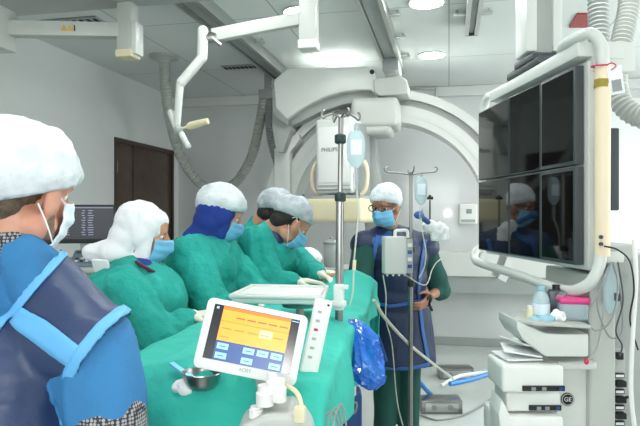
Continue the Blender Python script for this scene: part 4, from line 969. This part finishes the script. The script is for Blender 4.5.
bm.faces.new(rg[0]); bm.faces.new(rg[-1][::-1]); tab = part('tablet_casing', bm, 'white_plastic', inj)
sw, sh = tw*.85, th*.79
def sb(bm, x0, x1, z0, z1, mi, y=-.0118, e=.0006):      # fractions of the screen, z up
    box(bm, ((x0+x1)/2*sw-sw/2, y, (z0+z1)/2*sh-sh/2+th*.035), ((x1-x0)*sw, e, (z1-z0)*sh), tm_, mi=mi)
bm = nb(); sb(bm, 0, 1, 0, 1, 0, -.0112)
sb(bm, .11, .90, .36, .99, 1, -.0121); sb(bm, .11, .90, .0, .355, 2, -.0121); sb(bm, .11, .90, .93, .99, 3, -.0126)
sb(bm, .11, .90, .715, .725, 3, -.0126)
for k in range(5): sb(bm, .28+k*.125, .38+k*.125, .80, .825, 4, -.0127)
for k in range(5): sb(bm, .14+k*.15, .25+k*.15, .58, .6, 3, -.0127)
sb(bm, .58, .72, .54, .68, 5, -.0126); sb(bm, .14, .24, .43, .445, 3, -.0127)
for (x, z) in ((.13, .21), (.13, .04), (.43, .21), (.59, .21), (.75, .21), (.43, .03), (.75, .03)): 
    sb(bm, x, x+.13, z, z+.11, 6, -.0126); sb(bm, x+.03, x+.10, z+.045, z+.06, 2, -.0129)
sb(bm, .03, .06, .92, .96, 6, -.0122); sb(bm, .91, .99, .95, .965, 6, -.0122)
part('screen', bm, ['s_dark', 's_orange', 's_blue', 's_orange2', 's_text', 's_cream', 's_button'], inj, smooth=False)
part('lettering', text_bm('ACIST', .010, tm_ @ T(-.0, -.0118, -th*.5+.011) @ Matrix.Rotation(PI/2, 4, 'X'), .001), 'grey', inj, smooth=False)
bm = nb(); capsule(bm, P(262, 378, 1.32), P(268, 396, 1.24), .016, .02); part('tilt_joint', bm, 'offwhite', inj)
m = frame(Fv, V((0, 0, 1)), P(280, 416, 1.22)) @ Matrix.Diagonal((.95, 1, 1, 1))
bm = nb(); prism(bm, [m @ V(q) for q in ((-.10, -.05, -.12), (-.085, -.05, -.01), (-.03, -.05, .018), (.03, -.05, .02), (.072, -.05, -.02), (.085, -.05, -.12))], Fv*.13, bev=.012, seg=3); part('injector_head', bm, 'offwhite', inj)
for (px, py, r, h) in ((265, 400, .018, .03), (279, 396, .015, .035), (272, 388, .012, .03), (256, 412, .014, .012)):
    bm = nb(); c = P(px, py, 1.2); lathe(bm, [(r, -.01), (r, h*.5), (r*.8, h*.6), (r*.8, h)], T(c)); part('valve_knob', bm, 'white_plastic', inj)
bm = nb(); tube(bm, [P(284, 384, 1.24), P(296, 392, 1.2), P(301, 405, 1.18), P(299, 418, 1.18)], .005, 10); part('contrast_tube', bm, 'cream', inj)
bm = nb(); box(bm, P(300, 414, 1.17), (.022, .02, .03), bev=.004); part('tube_fitting', bm, 'cream', inj)
bm = nb()
for k in range(3): tube(bm, [P(318+k*6, 440, 1.26), P(321+k*6, 424, 1.28), P(331+k*5, 412-k*4, 1.3), P(338+k*4, 424, 1.3), P(338+k*4, 445, 1.3)], .0025, 6)
part('hose_bundle', bm, 'grey', inj)['kind'] = 'stuff'
b0 = P(286, 430, 1.22); bm = nb(); cyl(bm, (b0.x, b0.y, .06), (b0.x, b0.y, .95), .03); part('stand_post', bm, 'white', inj)
bm = nb(); box(bm, (b0.x, b0.y, .035), (.4, .4, .066), bev=.02); part('stand_base', bm, 'white', inj)
# hand control clipped to its right
rm = thing('hand_controller', 'long white hand controller panel leaning right of the touch screen', 'controller', tuple(P(318, 375, 1.45)))
m, w_, h_ = quad_frame(P(299, 372, 1.42), P(317, 376, 1.42), P(321, 299, 1.46))
if (m.to_3x3() @ V((0, 1, 0))).dot(Fv) < 0: m = m @ Matrix.Rotation(PI, 4, 'Z')
bm = nb(); box(bm, (0, 0, 0), (w_*1.0, .024, h_), m, bev=.008, seg=3); part('casing', bm, 'white_plastic', rm)
bm = nb()
for k in range(6): box(bm, (-.004, -.0125, h_*(.32-k*.12)), (.010, .002, .006), m, bev=.0008, mi=1 if k == 2 else 0)
part('buttons', bm, ['midgrey', 'red_string'], rm)
bm = nb(); c = m @ V((w_*.3, -.0125, h_*.43)); ell(bm, c, .003); part('status_lamp', bm, 'black', rm)
# tray
ty = thing('instrument_tray', 'flat white tray on a steel arm behind the touch screen', 'tray', tuple(P(290, 312, 1.95)))
q = [P(231, 296, 1.84), P(322, 299, 1.80), P(327, 288, 2.06), P(252, 287, 2.1)]; zt_ = 1.212
bm = nb(); prism(bm, [V((a.x, a.y, zt_-.03)) for a in q], V((0, 0, .022)), bev=.008, seg=3); part('tray_pan', bm, 'white_plastic', ty)
bm = nb()
for a, b in zip(q, q[1:]+q[:1]): capsule(bm, V((a.x, a.y, zt_-.008)), V((b.x, b.y, zt_-.008)), .008)
part('tray_lip', bm, 'white', ty)
bm = nb(); c = P(300, 306, 1.9); lathe(bm, [(.055, .0), (.06, .012), (.03, .016)], T(c.x, c.y, zt_-.048)); part('mount_plate', bm, 'steel', ty)
bm = nb(); cyl(bm, (c.x, c.y, 1.075), (c.x, c.y, zt_-.045), .014); part('post', bm, 'steel', ty)
# bowl group on the drape
DBVH = BVHTree.FromPolygons([v.co for v in dp.data.vertices], [tuple(p.vertices) for p in dp.data.polygons])
def on_drape(px, py):
    o = V((0, 0, CAMH)); return DBVH.ray_cast(o, (P(px, py, 1)-o).normalized())[0]
c = on_drape(202, 391)+V((0, 0, .004)); bd = c.dot(Fv)
bw = thing('gallipot_bowl', 'small stainless steel bowl standing on the drape', 'bowl', tuple(c))
bm = nb(); prof = [(.018, .0), (.028, .004), (.037, .018), (.041, .034), (.044, .037), (.0435, .039), (.0395, .037), (.035, .019), (.026, .008), (.001, .006)]
lathe(bm, prof, T(c)); part('bowl_body', bm, 'steel', bw)
bm = nb(); lathe(bm, [(.0, .017), (.033, .0175), (.033, .019), (.0, .019)], T(c)); part('liquid', bm, 'blue_dark', bw)
t = thing('scalpel', 'pale blue plastic scalpel handle resting in the steel bowl', 'instrument', tuple(P(183, 375, bd)))
bm = nb(); a = P(171, 363, bd+.05); b = P(196, 381, bd-.01); m = frame(b-a, V((0, 0, 1)), (a+b)/2); box(bm, (0, 0, 0), (.014, (b-a).length, .006), m, bev=.002); part('handle', bm, 'gauze_blue', t)
bm = nb(); box(bm, (0, (b-a).length*.56, 0), (.008, .022, .0015), m); part('blade', bm, 'steel', t)
M['lightblue'] = mat('pale_blue_plastic', (130, 205, 232), .35); 
for ch in t.children:
    if ch.name.startswith('handle'): ch.data.materials[0] = M['lightblue']
c2 = on_drape(184, 390); tag(obj('gauze_swab', crumple(c2+V((0, 0, .006)), (.024, .02, .015), 4, .003, .004, 60), 'gauze', sharp=False), 'white gauze swab left of the steel bowl on the drape', 'gauze')

# ------------------------------------------------------------------ infusion poles
def hook_head(bm, c, R_, mx):
    for k in range(4):
        a = k*PI/2+.35; d = mx @ V((math.cos(a), math.sin(a), 0)); up = V((0, 0, 1))
        tube(bm, [c, c+d*R_*.5+up*.012, c+d*R_*.85+up*.004, c+d*R_*1.05-up*.004, c+d*R_*1.15+up*.006, c+d*R_*1.1+up*.02, c+d*R_*1.0+up*.02], .0035, 8, n=6)
I3 = frame(Fv, V((0, 0, 1))).to_3x3()
D = 2.0; t = thing('infusion_pole', 'thick steel infusion pole clamped at the table in front of the detector', 'infusion pole', tuple(P(339, 310, D)))
a = P(339, 312, D); b = P(341, 118, D); a.z = 1.09
bm = nb(); cyl(bm, a, P(340, 195, D), .0135); part('lower_tube', bm, 'steel', t)
bm = nb(); cyl(bm, P(340, 200, D), b, .0085); part('upper_tube', bm, 'steel', t)
bm = nb(); hook_head(bm, b, .06, I3); part('hook_crown', bm, 'steel', t)
for y in (139, 197):
    bm = nb(); c = P(340.3, y, D); lathe(bm, [(.013, -.016), (.019, -.012), (.019, .012), (.013, .016)], T(c)); box(bm, c+V((0, -.02, 0)), (.012, .016, .014), bev=.003); part('height_collar', bm, 'knob', t)
bm = nb(); c = P(339, 297, 1.98); box(bm, c+V((0, 0, 0)), (.032, .036, .085), bev=.006); box(bm, c+V((.0, -.01, -.02)), (.05, .03, .018), bev=.004); box(bm, c+V((.015, -.01, .035)), (.035, .02, .014), bev=.003); part('table_clamp', bm, 'white_plastic', t)
def drip_bag(px, py0, py1, d, wid, lab, line, mname='fluid'):
    top = P(px, py0, d); bot = P(px, py1, d); h = top.z-bot.z
    t = thing('infusion_bag', lab, 'infusion bag', tuple(bot), None)
    m = frame(Fv, V((0, 0, 1)), bot)
    bm = nb(); prof = [(-.0, 0)]
    rows = [(.0, .25), (.08, .55), (.2, .9), (.45, 1), (.75, .98), (.9, .85), (1, .5)]
    rings = []
    for f, k in rows:
        rings.append([bm.verts.new(m @ V((wid/2*k*math.cos(2*PI*i/16), wid*.22*k*math.sin(2*PI*i/16), h*f))) for i in range(16)])
    for p_, q_ in zip(rings, rings[1:]):
        for i in range(16): bm.faces.new((p_[i], p_[(i+1) % 16], q_[(i+1) % 16], q_[i]))
    bm.faces.new(rings[0]); bm.faces.new(rings[-1]); part('bag_body', bm, mname, t)
    bm = nb(); box(bm, (0, -wid*.215, h*.55), (wid*.6, .002, h*.4), m, bev=.0008); part('bag_print', bm, 'mask_white', t)
    bm = nb(); tube(bm, [m @ V((0, 0, h)), m @ V((0, 0, h+.02))], wid*.12, 8, sm=False); part('hanger_tab', bm, 'clear', t)
    bm = nb(); lathe(bm, [(.004, -.075), (.009, -.07), (.010, -.02), (.006, -.012), (.006, .004)], m); part('drip_chamber', bm, 'clear', t)
    bm = nb(); tube(bm, line, .0028, 8, n=10); part('drip_line', bm, 'tube_clear', t)
    return t
drip_bag(356, 131, 168, 2.0, .062, 'clear infusion bag hanging on the thick pole by the detector', [P(357, 190, 2.0), P(358, 215, 2.0), P(356, 240, 2.0), P(354, 262, 2.0), P(353, 290, 2.0), P(350, 305, 2.0)])
bm = nb(); cyl(bm, P(354.5, 260, 2.0), P(354, 270, 2.0), .006); tag(obj('roller_clamp', bm, 'cream'), 'small cream roller clamp on the drip line above the drape', 'clamp')
D = 3.05; t = thing('infusion_stand', 'slim floor infusion stand in front of the standing person', 'infusion stand', (P(410.5, 420, D).x, P(410.5, 420, D).y, 0))
a = P(410.5, 420, D); b = P(411, 172, D)
bm = nb(); cyl(bm, (a.x, a.y, .1), P(410.8, 282, D), .0115); part('lower_tube', bm, 'steel', t)
bm = nb(); cyl(bm, P(410.8, 285, D), b, .008); part('upper_tube', bm, 'steel', t)
bm = nb()
for s in (-1, 1): tube(bm, [b+V((0, 0, -.015)), b+Rv*s*.06+V((0, 0, -.005)), b+Rv*s*.12, b+Rv*s*.135+V((0, 0, .018)), b+Rv*s*.12+V((0, 0, .028))], .0035, 8); tube(bm, [b+V((0, 0, -.015)), b+Fv*s*.08, b+Fv*s*.10+V((0, 0, .02))], .0035, 8)
part('hook_crown', bm, 'steel', t)
bm = nb(); c = P(410.8, 283, D); lathe(bm, [(.012, -.02), (.018, -.014), (.018, .014), (.012, .02)], T(c)); part('height_collar', bm, 'black', t)
bm = nb(); c = P(410.8, 249, D); box(bm, c+Fv*-.02, (.04, .04, .03), bev=.005); part('clamp', bm, 'black', t)
for k in range(5):
    an = k*2*PI/5+.3; d = V((math.cos(an), math.sin(an), 0)); bm = nb(); tube(bm, [V((a.x, a.y, .11)), V((a.x, a.y, .09))+d*.14, V((a.x, a.y, .07))+d*.27], .014, 8); part('base_leg', bm, 'steel', t)
    bm = nb(); c = V((a.x, a.y, .03))+d*.27; cyl(bm, c-d.cross(V((0, 0, 1)))*.012, c+d.cross(V((0, 0, 1)))*.012, .028, 14); part('castor', bm, 'black', t)
drip_bag(421, 177, 205, D, .068, 'clear upright infusion bottle hanging on the slim stand', [P(421, 218, D), P(423, 235, 3.0), P(426, 252, 2.98), P(424, 268, 2.98), P(419, 278, 2.98)])
pm = thing('infusion_pump', 'white infusion pump box with carrying handle clamped to the slim stand', 'pump', tuple(P(398, 274, 2.98)))
m = frame(heading(-8), V((0, 0, 1)), P(397, 255, 2.98))
bm = nb(); box(bm, (-.015, 0, 0), (.11, .07, .185), m, bev=.008, seg=3); part('casing', bm, 'white', pm)
bm = nb(); box(bm, (.057, .002, -.005), (.036, .06, .17), m, bev=.006); part('keypad_side', bm, 'midgrey', pm)
bm = nb()
for k in range(4): box(bm, (.057, -.03, .05-k*.035), (.022, .004, .018), m, bev=.002, mi=k % 2)
part('keys', bm, ['white_plastic', 'blue_edge'], pm)
bm = nb(); tube(bm, [m @ V((-.01, 0, .09)), m @ V((-.008, 0, .118)), m @ V((.012, 0, .122)), m @ V((.045, 0, .122)), m @ V((.055, 0, .112)), m @ V((.055, 0, .085))], .0085, 10); part('handle', bm, 'white_plastic', pm)
for k in range(4):
    bm = nb(); c = m @ V((-.05+k*.03, 0, -.1)); capsule(bm, c, c+V((0, 0, .01)), .006); part('foot', bm, 'white_plastic', pm)
cable([P(383, 275, 2.98), P(386, 295, 2.98), P(386, 320, 3.0), P(392, 345, 3.05), P(397, 400, 3.1), P(404, 430, 3.1)], .003, 'tube_clear', 'thin drip line falling from the white pump box to the floor', 'drip_line', 'tubing')
cable([P(405, 275, 2.98), P(425, 285, 3.0), P(432, 270, 3.2), P(437, 262, 3.45), P(446, 256, 3.5)], .003, 'tube_clear', 'thin clear line looping beside the standing person', 'drip_line', 'tubing')
cable([P(374, 300, 2.6), P(385, 318, 2.7), P(410, 345, 3.1), P(436, 366, 3.45), P(450, 376, 4.2), P(453, 379, 4.4)], .008, 'tube_clear', 'thick milky tube slanting down from the table to the floor', 'breathing_tube', 'tubing')
cable([P(403, 375, 4.3), P(415, 378, 4.4), P(428, 392, 4.6), P(434, 398, 4.62)], .018, 'blue_tube', 'blue tube on the floor left of the socket box', 'floor_tube', 'tubing')
cable([P(450, 384, 4.62), P(465, 381, 4.7), P(480, 377, 4.8), P(505, 368, 5.0)], .020, 'blue_tube', 'blue tube running right from the socket box to the cart', 'floor_tube', 'tubing')
cable([P(441, 386, 4.6), P(460, 376, 4.9), P(490, 372, 5.0), P(515, 366, 5.1)], .016, 'white_plastic', 'white tube lying behind the blue tube on the floor', 'floor_tube', 'tubing')
cable([P(420, 415, 4.33), P(440, 420, 4.25), P(470, 412, 4.4), P(500, 392, 4.9)], .008, 'grey', 'thin grey cable curving across the floor', 'floor_cable', 'cable')
# transparent crumpled pack on a rod behind the stand
t = thing('fluid_pack', 'crumpled clear pack with blue cap hung beside the standing person', 'bag', tuple(P(432, 240, 3.3)))
bm = nb(); ell(bm, P(438, 231, 3.3), (.05, .03, .05)); ell(bm, P(430, 226, 3.3), (.04, .03, .03)); box(bm, P(440, 234, 3.3), (.09, .04, .07)); part('pack_body', remesh(bm, .005, 1, lambda p, n: .006*(1-abs(noise.noise(p*35))*2)), 'gauze', t, sharp=False)
bm = nb(); ell(bm, P(419, 215, 3.2), (.028, .02, .022)); capsule(bm, P(419, 215, 3.2), P(428, 222, 3.25), .015); part('pack_cap', remesh(bm, .004, 1), 'blue_edge', t)
t = thing('short_rod', 'thin dark rod with knob standing behind the clear pack', 'rod', tuple(P(430, 240, 3.5)))
bm = nb(); cyl(bm, P(430, 240, 3.45), P(430, 200, 3.45), .005); part('rod', bm, 'darkgrey', t)
bm = nb(); cyl(bm, P(427, 198, 3.45), P(433, 198, 3.45), .009); cyl(bm, P(430, 199, 3.45), P(430, 195, 3.45), .008); part('knob', bm, 'black', t)
# small trolley with supplies beyond the head of the table
t = thing('supply_trolley', 'grey supply trolley standing beyond the far end of the draped table', 'trolley', (P(322, 300, 4.1).x, P(322, 300, 4.1).y, 0))
mt2 = frame(Fv, V((0, 0, 1)), (P(322, 300, 4.1).x, P(322, 300, 4.1).y, 0))
bm = nb(); box(bm, (0, 0, 1.09), (.42, .4, .03), mt2, bev=.01); part('top_shelf', bm, 'midgrey', t)
bm = nb(); box(bm, (0, 0, .58), (.38, .36, .94), mt2, bev=.01); part('cabinet', bm, 'offwhite', t)
bm = nb(); box(bm, (0, 0, .05), (.36, .34, .098), mt2, bev=.02); part('wheel_base', bm, 'darkgrey', t)
c = mt2 @ V((-.10, -.05, 1.17)); bm = nb(); ell(bm, c, (.085, .06, .062)); ell(bm, c+V((.05, -.02, -.01)), (.05, .05, .05)); tag(obj('cloth_bundle', remesh(bm, .007, 1, lambda p, n: .010*(1-abs(noise.noise(p*24))*2.4)), 'gauze', sharp=False), 'crumpled white cloth bundle between the bending person and the thick pole', 'cloth')
c = mt2 @ V((.06, -.02, 1.107)); t = thing('suction_canister', 'translucent grey canister with lid below the cream detector base', 'canister', tuple(c))
bm = nb(); lathe(bm, [(.042, 0), (.046, .01), (.05, .13), (.046, .15)], T(c)); part('canister_body', bm, 'midgrey', t)
bm = nb(); lathe(bm, [(.052, .15), (.052, .165), (.03, .18), (.012, .185), (.012, .2)], T(c)); part('canister_lid', bm, 'grey', t)
# blue bag beside the table
bm = nb(); rg = []; NB_ = 34
ctr = smooth_path([P(352, 319, 2.03), P(358, 326, 1.98), P(364, 345, 1.95), P(367, 365, 1.94), P(370, 380, 1.94), P(372, 389, 1.94)], 7)
wid = [.012, .03, .048, .056, .054, .046, .02]
for i, c in enumerate(ctr):
    f = i/(len(ctr)-1)*(len(wid)-1); k = min(int(f), len(wid)-2); w_ = wid[k]+(wid[k+1]-wid[k])*(f-k); ring = []
    for j in range(NB_):
        a = 2*PI*j/NB_; ph = a*7+2.2*noise.noise(V((math.cos(a)*1.3, math.sin(a)*1.3, i*.09)))*3
        m_ = 1+.20*(1-2*abs(math.sin(ph/2)))+.16*noise.noise(V((math.cos(a)*3, math.sin(a)*3, i*.45)))
        ring.append(bm.verts.new(c+Rv*math.cos(a)*w_*m_*.95+Fv*math.sin(a)*w_*m_*.6+V((0, 0, .006*noise.noise(V((j, i*.7, 2)))))))
    rg.append(ring)
for a, b in zip(rg, rg[1:]):
    for j in range(NB_): bm.faces.new((a[j], a[(j+1) % NB_], b[(j+1) % NB_], b[j]))
bm.faces.new(rg[0]); bm.faces.new(rg[-1])
tag(obj('plastic_bag', bm, 'bluebag', smooth=False), 'shiny bright blue plastic bag hanging on the right side of the table', 'bag')
t = thing('table_handset', 'white rounded handset hanging under the blue plastic bag', 'handset', tuple(P(347, 392, 2.2)))
bm = nb(); m = frame(Fv, V((0, 0, 1)), P(348, 385, 2.25)); box(bm, (0, 0, 0), (.062, .03, .085), m, bev=.014, seg=4); part('casing', bm, 'white_plastic', t)
bm = nb(); cyl(bm, m @ V((0, -.016, .01)), m @ V((0, -.02, .01)), .009, 16); part('button', bm, 'grey', t)
bm = nb(); tube(bm, [m @ V((-.02, 0, -.04)), m @ V((-.01, -.02, -.07)), m @ V((.03, -.02, -.06)), m @ V((.02, -.02, -.1)), m @ V((-.03, -.02, -.09)), m @ V((-.02, 0, -.2))], .004, 8); part('coiled_cord', bm, 'grey', t)
t = thing('foot_pedestal', 'dark blue and grey pedestal unit under the right table edge', 'pedestal', (P(350, 420, 2.4).x, P(350, 420, 2.4).y, 0))
m = frame(Fv, V((0, 0, 1)), (P(352, 420, 2.4).x, P(352, 420, 2.4).y, 0)); bm = nb(); box(bm, (0, 0, .40), (.075, .1, .72), m, bev=.02, seg=3); part('column', bm, 'blue_dark', t)
bm = nb(); box(bm, (0, 0, .03), (.2, .3, .056), m, bev=.015); part('foot_plate', bm, 'darkgrey', t)
bm = nb(); box(bm, (-.075, 0, .45), (.07, .1, .7), m, bev=.01); part('side_panel', bm, 'grey', t)
